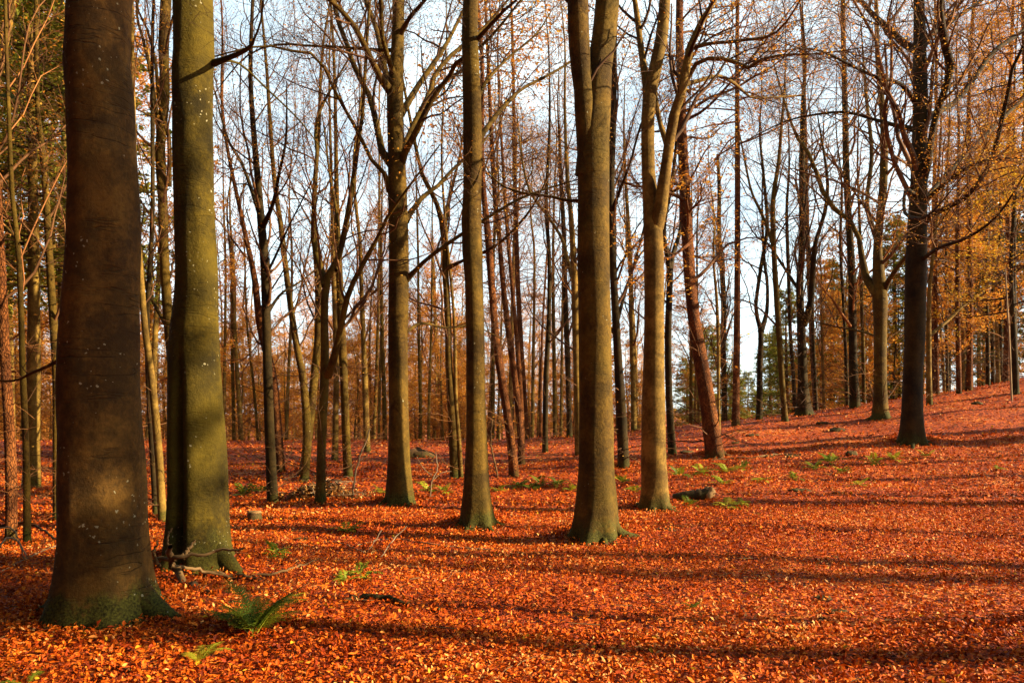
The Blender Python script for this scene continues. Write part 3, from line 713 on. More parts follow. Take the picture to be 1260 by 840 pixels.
mid('slim trunk behind the heap of sticks', (412, 566), [(412, 566, 9), (413, 510, 8), (414, 450, 8), (412, 380, 7), (410, 320, 6)], twig=M_TWIG_RED, bark=M_BEECH_PALE, seed=23)
mid('pale thin trunk on the slope left of the candelabrum beech', (452, 556), [(452, 556, 9), (450, 500, 8), (448, 440, 7), (445, 360, 6), (443, 300, 5)], bark=M_BEECH_PALE, twig=M_TWIG_RED, seed=24)
mid('straight brown trunk with a forked top between two beeches', (560, 588), [(560, 588, 13), (558, 540, 12), (555, 490, 11), (552, 440, 9), (551, 390, 9), (548, 330, 8), (545, 280, 8), (539, 255, 6), (530, 235, 6), (518, 210, 5)],
    limbs=[[0.1, (546, 285, 6), (552, 250, 5), (558, 220, 4), (566, 190, 3)], [-0.1, (550, 330, 5), (575, 318, 4), (610, 300, 3.5), (650, 262, 3)]], top=12, seed=25)
mid('thin pale stem touching the straight brown trunk', (568, 588), [(568, 588, 6), (565, 540, 5), (561, 493, 5), (560, 440, 5), (558, 380, 4)], bark=M_BEECH_PALE, twig=M_TWIG_RED, seed=26)
mid('very thin pale stem right of the candelabrum beech', (546, 541), [(546, 541, 5), (542, 500, 5), (539, 462, 5), (536, 410, 5), (534, 340, 4)], bark=M_BEECH_PALE, twig=M_TWIG_RED, seed=27)
mid('red-barked trunk leaning left, sunlit at its foot', (633, 586), [(633, 586, 14), (631, 560, 12), (627, 530, 11), (619, 477, 11), (612, 430, 10), (607, 380, 9), (602, 310, 9), (598, 265, 8), (593, 200, 7)], bark=M_PINE, twig=M_TWIG_MID, trunk_twigs=30, leaves=4, leaf_size=0.09, crown_from=0.5, top=15, seed=28, flat=.4)
mid('darker red trunk leaning beside the sunlit red-barked one', (642, 572), [(642, 572, 10), (640, 524, 9), (633, 462, 8), (625, 400, 8), (619, 350, 7), (614, 290, 6), (608, 230, 6)], bark=M_PINE, twig=M_TWIG_MID, trunk_twigs=30, leaves=4, leaf_size=0.09, crown_from=0.5, top=16, seed=29, flat=.4)
mid('thinnest and farthest of the three leaning red trunks', (643, 545), [(643, 545, 7), (641, 500, 7), (637, 431, 6), (630, 350, 5), (624, 280, 5)], bark=M_PINE, twig=M_TWIG_MID, trunk_twigs=30, leaves=4, leaf_size=0.09, crown_from=0.5, top=17, seed=30, flat=.4)
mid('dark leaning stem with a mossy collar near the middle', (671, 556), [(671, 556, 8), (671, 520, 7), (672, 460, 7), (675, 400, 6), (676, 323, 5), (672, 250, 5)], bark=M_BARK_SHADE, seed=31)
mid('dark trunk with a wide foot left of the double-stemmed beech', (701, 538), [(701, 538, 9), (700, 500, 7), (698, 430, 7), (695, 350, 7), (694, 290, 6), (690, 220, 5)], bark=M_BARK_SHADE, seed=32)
mid('pale barked stem half covered by the double-stemmed beech', (712, 560), [(712, 560, 10), (711, 500, 10), (709, 420, 10), (707, 355, 9), (703, 270, 7), (698, 215, 5)],
    limbs=[[0.1, (707, 350, 5), (698, 312, 5), (690, 294, 4), (670, 262, 4), (655, 240, 3.5), (643, 200, 3)]], bark=M_BEECH_PALE, seed=33)
mid('dark trunk between the double-stemmed beech and the sunlit fork', (768, 574), [(768, 574, 16), (766, 540, 14), (765, 513, 14), (761, 450, 11), (757, 380, 10), (753, 300, 10), (752, 220, 9), (755, 140, 8)],
    limbs=[[0.1, (758, 400, 5), (768, 370, 4), (777, 340, 3), (790, 290, 3)], [-0.1, (753, 260, 5), (768, 230, 4), (776, 200, 3), (790, 150, 3)]], bark=M_BARK_SHADE, top=14, crown=(22, 3, 8, 5), leaves=1, seed=34)
mid('pale slim trunk far behind, seen left of the sunlit fork', (780, 530), [(780, 530, 8), (779, 470, 7), (777, 394, 7), (776, 330, 6), (772, 260, 5)], bark=M_BEECH_PALE, seed=35)
mid('dark trunk forking low in a narrow V right of the sunlit beech', (828, 558), [(828, 558, 12), (825, 520, 10), (823, 480, 9), (822, 410, 9), (824, 335, 8), (818, 300, 6), (818, 270, 5), (825, 235, 5), (832, 180, 4)],
    limbs=[[0.1, (824, 345, 6), (830, 315, 6), (836, 280, 5), (838, 240, 4)]], bark=M_BARK_SHADE, seed=36)
mid('red scaly trunk leaning left on the slope, thickest of its kind', (881, 561), [(881, 561, 25), (876, 530, 22), (868, 480, 20), (860, 430, 19), (852, 380, 16), (846, 300, 15), (843, 240, 14), (840, 180, 13), (838, 110, 12), (836, 40, 10), (836, 0, 9)],
    limbs=[[0.1, (846, 248, 4), (838, 230, 4), (828, 222, 4)], [-0.1, (848, 300, 4), (835, 308, 3.5), (822, 318, 2.5)],
           [-0.1, (839, 150, 4), (870, 134, 3.5), (910, 90, 3), (950, 40, 2.4)]],
    bark=M_PINE, k=20, twig=M_TWIG_MID, trunk_twigs=30, crown=(24, 3.2, 8, 5), crown_from=0.4, leaves=4, leaf_size=0.09, top=17, ang=(60, 95), up=0.0, seed=37, flat=.4)
mid('pale sapling stem directly right of the leaning red scaly trunk', (885, 541), [(885, 541, 4.5), (884, 480, 4), (884, 430, 5), (882, 370, 4), (878, 320, 3)], bark=M_BEECH_PALE, top=9, crown=(10, 1.6, 5, 3), seed=38)
mid('tall dark trunk with a broom-like crown against the open sky', (892, 517), [(892, 517, 9), (891, 476, 7), (890, 420, 7), (890, 358, 7), (885, 290, 6), (885, 233, 5), (883, 190, 4)],
    bark=M_BARK_SHADE, crown=(34, 3.6, 8, 5), crown_from=0.3, ang=(18, 38), top=12.5, group=BG, seed=39)
mid('hair-thin straight stem in the open sky gap', (904, 516), [(904, 516, 3), (904, 450, 3), (905, 380, 3), (906, 320, 2.6)], bark=M_BARK_SHADE, top=9, crown=(10, 1.3, 4, 2), group=BG, seed=40)
mid('dark trunk with a lyre-shaped fork on the skyline', (934, 516), [(934, 516, 9), (935, 457, 8), (936, 406, 7), (930, 380, 5), (936, 330, 5), (944, 280, 5), (940, 220, 4)],
    limbs=[[0.05, (936, 408, 6), (944, 385, 5), (944, 350, 4), (941, 320, 4), (938, 270, 3)]], bark=M_BARK_SHADE, group=BG, seed=41)
mid('brown trunk leaning left on the skyline beside the lyre-shaped fork', (966, 518), [(966, 518, 10), (963, 480, 8), (958, 400, 8), (953, 323, 7), (951, 251, 7), (958, 200, 5), (962, 150, 4)],
    limbs=[[0.1, (952, 300, 5), (935, 265, 4), (924, 235, 3), (915, 190, 2.5)]], group=BG, seed=42)
mid('thin straight trunk between the leaning brown trunk and the stout twin-stemmed one', (979, 505), [(979, 505, 6), (976, 460, 5), (972, 400, 5), (970, 330, 5), (968, 260, 4)], bark=M_BARK_SHADE, group=BG, seed=43, d=29)
mid('stout dark trunk with a second stem rising from its right side on the skyline', (989, 511), [(989, 511, 20), (988, 470, 13), (986, 406, 11), (984, 349, 10), (987, 300, 9), (987, 200, 8), (988, 130, 6)],
    limbs=[[-0.05, (988, 400, 8), (994, 377, 8), (1000, 334, 7), (1002, 300, 6), (1012, 265, 5), (1018, 220, 4)], [0.1, (985, 360, 4), (965, 330, 3.5), (948, 300, 3), (930, 290, 2)]],
    bark=M_BARK_SHADE, k=16, flare=0.5, flare_h=0.5, top=16, crown=(20, 3.6, 8, 5), group=BG, seed=44)
mid('thin dark trunk right of the stout twin-stemmed one', (1005, 506), [(1005, 506, 5), (1002, 450, 5), (1000, 400, 5), (998, 330, 4)], bark=M_BARK_SHADE, group=BG, seed=45, d=30)
mid('thin sunlit stem standing in front of the rusty young conifer', (1014, 505), [(1014, 505, 4), (1012, 440, 4), (1010, 380, 3)], bark=M_BEECH_PALE, top=8, group=BG, seed=46, d=31)
mid('thin stem immediately left of the straight thick trunk on the crest', (1043, 500), [(1043, 500, 5), (1041, 440, 4.5), (1038, 380, 4), (1034, 300, 4)], bark=M_BARK_SHADE, group=BG, seed=47, d=29)
mid('straight thick trunk on the crest left of the knobbly fork', (1052, 505), [(1052, 505, 15), (1050, 450, 12), (1049, 406, 11), (1048, 334, 10), (1042, 225, 9), (1040, 150, 8), (1038, 60, 7), (1037, 0, 6)],
    bark=M_BARK_SHADE, twig=M_TWIG_RED, crown=(34, 2.8, 8, 5), crown_from=0.3, top=20, d=27, group=BG, leaves=1, seed=48)
mid('thin stem between the straight thick trunk and the knobbly fork', (1063, 500), [(1063, 500, 5), (1062, 434, 5), (1060, 360, 5), (1058, 280, 4)], group=BG, seed=49, d=28)
mid('knobbly trunk on the crest forking into a long left arm', (1084, 514), [(1084, 514, 26), (1083, 490, 19), (1083, 440, 17), (1083, 400, 17), (1083, 365, 21), (1082, 345, 18), (1080, 300, 12), (1087, 225, 11), (1087, 150, 9), (1080, 75, 7), (1078, 0, 5)],
    limbs=[[0.08, (1080, 362, 10), (1069, 350, 9), (1060, 310, 7), (1050, 280, 6), (1020, 245, 6), (1000, 195, 5), (982, 170, 4), (970, 140, 3)],
           [-0.08, (1086, 360, 8), (1096, 340, 6), (1112, 318, 5), (1135, 300, 4), (1160, 270, 3)], [0.1, (1081, 300, 6), (1071, 250, 5), (1070, 190, 5), (1066, 120, 4)],
           [0.1, (1088, 420, 3.6), (1075, 412, 3), (1050, 408, 2.4), (1020, 400, 2)]],
    k=20, flare=0.3, flare_h=0.3, top=17, crown=(22, 3.4, 8, 5), crown_from=0.4, group=BG, seed=50)
mid('pale sunlit stem peeping out behind the dark spreading beech', (1144, 498), [(1144, 498, 10), (1143, 463, 8), (1143, 377, 6), (1146, 330, 5), (1152, 280, 4)],
    limbs=[[0.05, (1142, 414, 4), (1160, 400, 4), (1186, 377, 3.4), (1216, 351, 2.4)]], bark=M_BEECH_PALE, group=BG, seed=51)
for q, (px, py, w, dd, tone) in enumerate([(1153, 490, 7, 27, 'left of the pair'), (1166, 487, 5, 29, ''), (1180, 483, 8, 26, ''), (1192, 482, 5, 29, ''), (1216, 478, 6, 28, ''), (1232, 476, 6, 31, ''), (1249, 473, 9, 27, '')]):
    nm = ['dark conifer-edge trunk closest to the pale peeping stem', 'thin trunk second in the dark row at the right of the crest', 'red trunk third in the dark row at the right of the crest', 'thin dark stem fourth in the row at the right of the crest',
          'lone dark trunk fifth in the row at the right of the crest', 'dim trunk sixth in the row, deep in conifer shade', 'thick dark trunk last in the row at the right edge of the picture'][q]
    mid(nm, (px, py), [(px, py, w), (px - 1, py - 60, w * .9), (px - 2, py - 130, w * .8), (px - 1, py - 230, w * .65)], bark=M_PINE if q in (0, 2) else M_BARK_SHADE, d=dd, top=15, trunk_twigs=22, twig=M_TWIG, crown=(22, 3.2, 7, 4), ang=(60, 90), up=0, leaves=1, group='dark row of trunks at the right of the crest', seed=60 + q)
mid('bone-white thin dead stem leaning at the right edge of the crest', (1245, 474), [(1245, 474, 3), (1242, 420, 2.6), (1239, 370, 2.4), (1237, 330, 2)], bark=M_TWIG_PALE, d=23, top=5, crown=(6, 0.8, 3, 0), trunk_twigs=3, seed=70)
for q, (px, py, w, lean) in enumerate([(297, 558, 7, -8), (288, 556, 5, -3), (275, 552, 5, 2), (318, 548, 4, -14), (352, 545, 5, 6), (474, 545, 6, -4), (466, 543, 4, 3), (518, 542, 5, -3), (527, 540, 4, 4), (606, 542, 6, 1), (655, 540, 5, 2), (683, 536, 6, -2), (690, 537, 4, 2), (747, 530, 6, -3), (795, 528, 6, 0), (850, 522, 5, 1), (860, 520, 4, -2)]):
    nm = ['pale twin trunk nearest the mossy seamed beech on the far slope', 'thinner pale trunk left of the twin on the far slope', 'thin far trunk touching the edge of the mossy seamed beech', 'far sapling strongly leaning left on the slope crest', 'far thin stem between the dark thin trunk and the stick heap',
          'far pale stem just left of the candelabrum beech', 'thin far stem left of the far pale stem by the candelabrum beech', 'far stem just right of the candelabrum beech', 'thinner far stem second to the right of the candelabrum beech', 'far stem close to the right of the plain slender beech',
          'far stem right of the leaning red trunks', 'far sunlit stem between the red trunks and the double-stemmed beech', 'thin dark stem next to the far sunlit stem', 'far stem peeping at the right of the double-stemmed beech', 'far stem peeping at the left of the sunlit fork', 'far stem left of the leaning red scaly trunk', 'thin far stem against the sky left of the leaning red scaly trunk'][q]
    dd = 30 if py > 535 else 33
    mid(nm, (px, py), [(px, py, w), (px + lean * .4, py - 70, w * .9), (px + lean, py - 150, w * .75), (px + lean * 1.2, py - 230, w * .6)], bark=[M_BEECH_PALE, M_BEECH][q % 2], twig=M_TWIG_RED, d=dd, top=13 + (q * 7 % 5), crown=(20, 2.6, 7, 4), leaves=q % 2, group='far slim trunks on the slope crest', seed=80 + q)

# ------------------------------------------------------------------ tree kinds for the far wood and the edges
def proto_beech(h, rng, n1=24, l1=3.0, ang=(25, 50), leaves=0, leaf_size=0.10, wig=0.25, red=False, lean=0.0, r=0.16, bark=None, leaf_mat=None, f0=0.32, up=0.10, n2=8, n3=5, tm=0.0035, dead=12):
    P = 26; t = np.linspace(0, 1, P)
    C = np.stack([lean * t * h + wig * np.sin(t * 4 + rng.uniform(0, 6)) * t, wig * np.sin(t * 5 + rng.uniform(0, 6)) * t, t * h], -1)
    R = r * (1 - 0.92 * t) ** 0.8 + 0.01
    C[0, 2] -= 0.3
    trunk = trunk_mesh(C, R, 10, rng, 0.3, 0.3, 5, 0.1)
    c1, r1 = grow(C[None], R[None], n1, l1, f0, 0.98, ang, up, 0.10, 6, 0.42, 0.012, 1.0, rng)
    c2, r2 = grow(c1, r1, n2, l1 * 0.40, 0.15, 1, (28, 58), 0.05, 0.13, 4, 0.55, tm, 0.8, rng)
    c3, r3 = grow(c2, r2, n3, l1 * 0.2, 0.1, 1, (28, 60), 0.03, 0.15, 3, 0.6, tm * 0.8, 0.8, rng)
    parts = [tubes(c1, r1, 4), tubes(c2, r2, 3), tubes(c3, r3, 3)]
    if dead:
        d1, q1 = grow(C[None], R[None], dead, 1.6, 0.08, f0 + 0.1, (65, 95), 0.0, 0.10, 5, 0.12, tm, 0.4, rng, fade=0)
        d2, q2 = grow(d1, q1, 4, 0.6, 0.2, 1.0, (30, 60), 0, 0.15, 3, 0.6, tm * 0.8, 0.4, rng)
        parts += [tubes(d1, q1, 3), tubes(d2, q2, 3)]
    lv = leaf_spray(c3, leaves, leaf_size, rng, jitter=0.05) if leaves else None
    return trunk, parts, lv
def proto_conifer(h, rng, f0=0.12, width=1.9, whorls=26, per=6, r=0.14, droop=-0.06, needle=0.20, per_t=7):
    P = 20; t = np.linspace(0, 1, P)
    C = np.stack([0.05 * np.sin(t * 5), 0.05 * np.cos(t * 4), t * h], -1); C[0, 2] -= 0.3
    R = r * (1 - 0.93 * t) + 0.008
    trunk = trunk_mesh(C, R, 9, rng, 0.3, 0.3, 5, 0.06)
    n = whorls * per
    s = np.sort(rng.random(n)) * (0.985 - f0) + f0
    az = rng.uniform(0, 6.283, n)
    ln = width * (1 - (s - f0) / (1 - f0)) ** 0.75 * rng.uniform(0.65, 1.15, n) + 0.15
    d = np.stack([np.cos(az), np.sin(az), np.full(n, 0.12)], -1)
    br = np.empty((n, 6, 3)); br[:, 0] = np.stack([np.interp(s, t, C[:, 0]), np.interp(s, t, C[:, 1]), s * h], -1)
    for p in range(1, 6):
        d = norm(d + np.array([0, 0, droop]) + rng.normal(0, 0.05, d.shape)); br[:, p] = br[:, p - 1] + d * (ln / 5)[:, None]
    rr = 0.018 * np.linspace(1, 0.3, 6)[None] * np.ones((n, 1))
    c2, r2 = grow(br, rr, 7, width * 0.38, 0.15, 1, (35, 65), -0.04, 0.08, 3, 0.5, 0.005, 0.25, rng)
    lv = leaf_spray(c2, per_t, needle, rng, jitter=0.05, flatn=0.25)
    return trunk, [tubes(br, rr, 3), tubes(c2, r2, 3)], lv
LAND = [(0, 'left edge'), (127, 'nearest trunk'), (243, 'seamed beech'), (394, 'stick heap'), (491, 'candelabrum beech'), (587, 'plain beech'), (735, 'double-stemmed beech'), (807, 'sunlit fork'), (881, 'leaning red trunk'), (989, 'twin-stemmed trunk'), (1121, 'dark spreading beech'), (1260, 'right edge')]
ORD = ['first', 'second', 'third', 'fourth', 'fifth', 'sixth', 'seventh', 'eighth', 'ninth', 'tenth', 'eleventh', 'twelfth', 'thirteenth', 'fourteenth', 'fifteenth', 'sixteenth', 'seventeenth', 'eighteenth', 'nineteenth', 'twentieth']
TO_LABEL = []
def label_by_gap():
    bins = {}
    for o, px, kd in TO_LABEL:
        g_ = sum(px >= q for q, _ in LAND)
        bins.setdefault((kd, g_), []).append((px, o))
    for (kd, g_), lst in bins.items():
        if g_ == 0 or g_ == len(LAND): continue
        lst.sort(key=lambda t: t[0])
        for n_, (px, o) in enumerate(lst):
            o['label'] = '%s %s beyond the crest from left between %s and %s' % (ORD[min(n_, 19)], kd, LAND[g_ - 1][1], LAND[g_][1])
class Proto:
    def __init__(s, data, bark, twig, leafm):
        rng = np.random.default_rng(5)
        trunk, parts, lv = data
        s.m = []
        o = build('trunk', [trunk], bark); s.m.append(('trunk', o.data)); bpy.data.objects.remove(o)
        o = build('crown', parts, twig); s.m.append(('crown', o.data)); bpy.data.objects.remove(o)
        if lv is not None:
            n = len(lv[1]); o = build('leaves', [lv], leafm, attr=np.repeat(rng.random(n // 2), 2), smooth=False); s.m.append(('leaves', o.data)); bpy.data.objects.remove(o)
    def put(s, name, label, x, y, group, rz=0, sc=1.0, cat='tree', tilt=(0, 0), z=None):
        r_ = thing(name, label, cat, (x, y, float(ground_z(x, y)) if z is None else z), group, rz)
        r_.scale = (sc, sc, sc); r_.rotation_euler = (tilt[0], tilt[1], rz)
        for nm, me in s.m:
            c = bpy.data.objects.new(nm, me); COL.objects.link(c); c.parent = r_
            if nm == 'leaves': c['kind'] = 'stuff'
        return r_
g = lambda q: np.random.default_rng(400 + q)
FAR_BARE = [Proto(proto_beech(15 + q, g(q), n1=26 + 3 * q, lean=[0, .04, -.05, .02][q], r=[.10, .08, .11, .07][q], leaves=2, leaf_size=.06), [M_BEECH_PALE, M_BEECH, M_BEECH_PALE, M_BEECH_PALE][q], M_TWIG_RED, M_LEAF_AUT) for q in range(4)]
FAR_LEAFY = [Proto(proto_beech(10 + 2 * q, g(10 + q), n1=30, l1=2.4, ang=(50, 90), leaves=12, leaf_size=.08, r=.07, f0=0.12, up=0.02), M_BEECH_PALE, M_TWIG_RED, M_LEAF_AUT) for q in range(3)]
FAR_LARCH = [Proto(proto_beech(17 + q, g(20 + q), n1=56, l1=2.6, ang=(72, 100), leaves=6, r=.09, f0=0.42, up=-0.01, leaf_size=.05, lean=[-.05, -.02][q], n2=7, n3=4, dead=26), M_PINE, M_TWIG_RED, M_LEAF_AUT) for q in range(2)]
SPRUCE = [Proto(proto_conifer(15 + 2 * q, g(30 + q), f0=[.1, .22][q], width=[2.3, 2.6][q], whorls=[24, 26][q]), M_BARK_SHADE, M_TWIG, M_NEEDLE) for q in range(2)]
YOUNG_CON = [Proto(proto_conifer(6.5 + 2 * q, g(40 + q), f0=0.04, width=1.7, whorls=24, needle=0.15, per_t=10), M_PINE, M_TWIG_RED, M_NEEDLE_Y) for q in range(2)]
RUSTY_CON = Proto(proto_conifer(9.5, g(45), f0=0.08, width=1.4, whorls=20, needle=0.14), M_PINE, M_TWIG_RED, M_LEAF_AUT)
UNDER = [Proto(proto_beech(5.5 + 1.5 * q, g(55 + q), n1=26, l1=1.9, ang=(50, 90), leaves=7, r=.045, f0=0.08, up=0.03, n2=6, n3=4, dead=0), M_BEECH_PALE, M_TWIG_RED, M_LEAF_AUT) for q in range(2)]
GOLD = Proto(proto_beech(9.5, g(50), n1=34, l1=2.8, ang=(55, 95), leaves=5, r=.09, f0=0.3, up=0.0), M_BARK_SHADE, M_TWIG, M_LEAF_YEL)

def at(px, d): return (px - CX) / F * d
# conifers and leafy trees placed one by one
SPRUCE_LIT = Proto(proto_conifer(13, g(33), f0=.30, width=2.6, whorls=24, per=6, needle=0.14, per_t=15), M_BEECH_PALE, M_TWIG, M_NEEDLE_Y)  # paler yellow needles carry the sunlight on these spruces in their colour
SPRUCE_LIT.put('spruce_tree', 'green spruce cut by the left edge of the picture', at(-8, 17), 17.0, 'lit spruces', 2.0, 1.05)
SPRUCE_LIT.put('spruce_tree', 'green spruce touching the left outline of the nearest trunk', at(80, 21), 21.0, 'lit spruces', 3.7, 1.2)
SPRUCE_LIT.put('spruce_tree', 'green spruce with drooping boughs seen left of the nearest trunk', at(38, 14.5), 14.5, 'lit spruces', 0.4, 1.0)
for q, (px, d, sc) in enumerate([(1168, 35, .62), (1196, 38, .7), (1222, 33, .62), (1246, 37, .7), (1272, 31, .62), (1210, 45, .75), (1300, 38, .7), (1150, 42, .65), (1106, 46, .6)]):
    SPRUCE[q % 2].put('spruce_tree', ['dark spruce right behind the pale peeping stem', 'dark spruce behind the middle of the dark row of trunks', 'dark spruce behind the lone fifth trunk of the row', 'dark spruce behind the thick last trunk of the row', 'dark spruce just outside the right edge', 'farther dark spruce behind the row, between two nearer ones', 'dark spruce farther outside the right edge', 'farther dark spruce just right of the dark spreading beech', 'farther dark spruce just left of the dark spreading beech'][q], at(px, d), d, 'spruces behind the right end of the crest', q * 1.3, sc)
for q, (px, d, sc, lb) in enumerate([(905, 60, 1.0, 'bright green young conifer in the sky gap right of the leaning red trunk'), (868, 66, .9, 'small green conifer showing behind the leaning red scaly trunk'), (948, 64, 1.0, 'green conifer right behind the lyre-shaped fork'),
        (1022, 44, .8, 'green conifer behind the rusty one between skyline trunks'), (1042, 52, 1.1, 'tall green conifer left of the straight thick trunk'), (968, 50, .8, 'low green conifer behind the leaning brown skyline trunk'), (1070, 48, 1.0, 'green conifer behind the knobbly fork'),
        (920, 72, .9, 'small distant conifer low in the sky gap'), (846, 74, 1.0, 'small distant conifer left of the leaning red scaly trunk'), (884, 80, 1.1, 'distant conifer low behind the broom-crowned trunk'), (935, 84, 1.1, 'hazy small conifer right of the sky gap'), (858, 88, 1.1, 'lowest distant conifer behind the leaning red scaly trunk'), (905, 92, 1.2, 'distant conifer at the bottom of the sky gap'), (958, 78, 1.0, 'small conifer behind the lyre-shaped fork'), (980, 90, 1.2, 'distant conifer behind the leaning brown skyline trunk'), (1100, 46, 1.0, 'green conifer between the knobbly fork and the dark spreading beech'), (995, 56, .8, 'green conifer hidden behind the stout twin-stemmed trunk')]):
    YOUNG_CON[q % 2].put('young_conifer', lb, at(px, d), d, 'young conifers beyond the crest', q * 2.1, sc * (0.95 if 890 < px < 940 else 1.45))
RUSTY_CON.put('rusty_conifer', 'rust-coloured narrow conifer rising between skyline trunks', at(1011, 40), 40, None, 0, .95)
RUSTY_CON.put('rusty_conifer', 'low orange conifer at the foot of the leaning brown skyline trunk', at(976, 42), 42, None, 2, .42)
GOLD.put('golden_beech', 'beech holding bright yellow leaves at the right edge', at(1250, 24), 24, None, 0, .95)
for q, (px, d, sc) in enumerate([(1184, 27, 1.0), (1228, 31, 1.2), (1268, 35, 1.3), (1205, 42, 1.5)]):
    FAR_LEAFY[q % 3].put('leafy_beech', ['orange-leaved beech immediately right of the dark spreading beech', 'taller orange-leaved beech between the dark row and the right edge', 'orange-leaved beech rising behind the right edge of the crest', 'orange-leaved beech far behind the dark row'][q], at(px, d), d, 'leafy beeches on the right', q * 1.7, sc)
GOLD.put('golden_beech', 'young orange-yellow beech peeping behind the dark spreading beech', at(1100, 37), 37, None, 2, .55)
for q, (px, d, sc) in enumerate([(14, 26, 1.5), (70, 30, 1.5), (-12, 21, 1.4), (190, 27, 1.5), (110, 30, 1.4)]):
    FAR_LEAFY[q % 3].put('leafy_beech', ['young beech full of orange leaves behind the left-edge stems', 'orange-leaved beech behind the green spruce', 'orange-leaved beech just outside the left edge', 'orange-leaved beech seen through the gap between the two thickest trunks', 'orange-leaved beech hidden behind the nearest trunk'][q], at(px, d), d, 'leafy young beeches on the left', q * 1.7, sc)
for q, (px, d, sc, k, lb) in enumerate([(648, 27, 1.15, 0, 'larch with orange twig sprays right of the plain slender beech'), (712, 33, 1.2, 1, 'orange-twigged larch behind the double-stemmed beech'), (905, 25, 1.25, 1, 'tall larch whose orange sprays hang into the sky right of the leaning red trunk'), (1005, 32, 1.2, 0, 'orange larch high behind the twin-stemmed skyline trunk'),
        (1192, 27, 1.1, 0, 'orange larch right of the dark spreading beech'), (1238, 30, 1.2, 1, 'orange larch by the right edge behind the dark row'), (1275, 24, 1.1, 0, 'orange larch cut by the right edge'), (1150, 33, 1.2, 1, 'orange larch right behind the dark spreading beech'), (600, 40, 1.2, 0, 'far larch between the plain beech and the red trunks')]):
    FAR_LARCH[k].put('larch_tree', lb, at(px, d), d, 'larches with orange sprays', q * 1.9, sc)
# the wood beyond the crest
rng = np.random.default_rng(77)
n_put = 0
spots = []
while n_put < 165:
    d = 31 + 80 * rng.random() ** 1.0
    px = rng.uniform(-120, 1380)
    if 868 < px < 1000: keep = 0.04
    elif 1000 <= px < 1150: keep = 0.12
    elif px >= 1150: keep = 0.22 if d < 50 else 0.04
    elif 740 < px <= 868: keep = 0.4
    else: keep = 1.0
    if rng.random() > keep: continue
    x = at(px, d)
    if any((x - a) ** 2 + (d - b) ** 2 < 1.5 ** 2 for a, b in spots): continue
    spots.append((x, d))
    u = rng.random()
    tl = (rng.normal(0, 0.025), rng.normal(0, 0.035)); rz = rng.uniform(0, 6.28); sc = rng.uniform(0.8, 1.15)
    if px > 1000 and u < 0.5 and d < 52: _o = SPRUCE[n_put % 2].put('spruce_tree', 'spruce of the dark wood beyond the crest', x, d, 'spruces far beyond the crest', rz, sc * .8)
    elif u < 0.18: _o = FAR_LARCH[n_put % 2].put('larch_tree', 'straight red-barked larch in the wood beyond the crest', x, d, 'larches in the wood beyond the crest', rz, sc, tilt=tl)
    elif u < 0.70: _o = FAR_LEAFY[n_put % 3].put('leafy_beech', 'young beech with orange leaves in the wood beyond the crest', x, d, 'leafy beeches in the wood beyond the crest', rz, sc, tilt=tl)
    else: _o = FAR_BARE[n_put % 4].put('bare_beech', 'bare slim beech in the wood beyond the crest', x, d, 'bare beeches in the wood beyond the crest', rz, sc, tilt=tl)
    TO_LABEL.append((_o, px, {'spruce_tree': 'spruce', 'larch_tree': 'larch', 'leafy_beech': 'leafy beech', 'bare_beech': 'bare beech'}[_o.name.split('.')[0]]))
    n_put += 1
for q in range(78):
    d = rng.uniform(31, 62); px = rng.uniform(-60, 800) if q < 68 else rng.uniform(1000, 1300)
    _o = UNDER[q % 2].put('young_beech', 'low young beech holding its orange leaves beyond the crest', at(px, d), d, 'low leafy beeches beyond the crest', rng.uniform(0, 6), rng.uniform(.8, 1.3))
    TO_LABEL.append((_o, px, 'low leafy beech'))
label_by_gap()
# trees just off the frame that carry the low sun's shade into it
THICK = [Proto(proto_beech(21, g(60 + q), n1=5, l1=3.6, r=.50, wig=.02, f0=.6, n2=4, n3=3, tm=0.008, dead=0), M_BEECH, M_TWIG, None) for q in range(2)]
THIN = Proto(proto_beech(15, g(63), n1=18, l1=3.0, r=.11, f0=.3, n2=5, n3=3, tm=0.004, dead=0), M_BEECH, M_TWIG, None)
POLE = Proto(proto_beech(15, g(64), n1=8, l1=2.2, r=.13, f0=.55, n2=4, n3=2, tm=0.004, dead=0, wig=.1), M_BEECH, M_TWIG, None)
HIGH_CROWN = Proto(proto_conifer(22, g(66), f0=.44, width=2.0, whorls=30, per=8, r=.20, needle=.22, per_t=10), M_PINE, M_TWIG, M_NEEDLE)  # added out of view; crown raised to shade the nearest trunk, not the foreground
def sunward(px, py, s):
    b = hit(px, py); return b[0] + s * math.sin(SUN_AZ), b[1] + s * math.cos(SUN_AZ)
offs = [(*sunward(127, 752, 25), 1.0, 4), (*sunward(1121, 543, 7.5), .9, 1), (31.0, 8.5, .8, 1), (35.0, 16.0, .8, 1), (40.0, 2, .9, 1), (*(np.array(sunward(243, 692, 13)) + [0, -1.0]), .75, 0), (20, 15, 1, 2), (27, 4.5, 1, 2),
    (16, 10.6, 1, 3), (18.5, 13, 1, 3), (23, 10.4, 1, 3), (26, 13.6, 1, 3), (21, 18, 1, 3), (29, 17, 1, 3), (25, 20.5, 1, 3), (14.5, 6.4, .9, 3), (17.6, 8.0, .9, 3), (33, 11, 1, 3)]
for q, (x, y, sc, th) in enumerate(offs):
    (THICK[q % 2] if th == 1 else THIN if th == 2 else POLE if th == 3 else HIGH_CROWN if th == 4 else FAR_BARE[[2, 0][q % 2]]).put('bare_beech' if th != 4 else 'spruce_tree', 'bare beech on the slope beyond the right edge' if th != 4 else 'unseen spruce added beyond the right edge, its high crown shading the nearest trunk', x, y, 'beeches right of the view' if th != 4 else None, q * 2.3, sc)
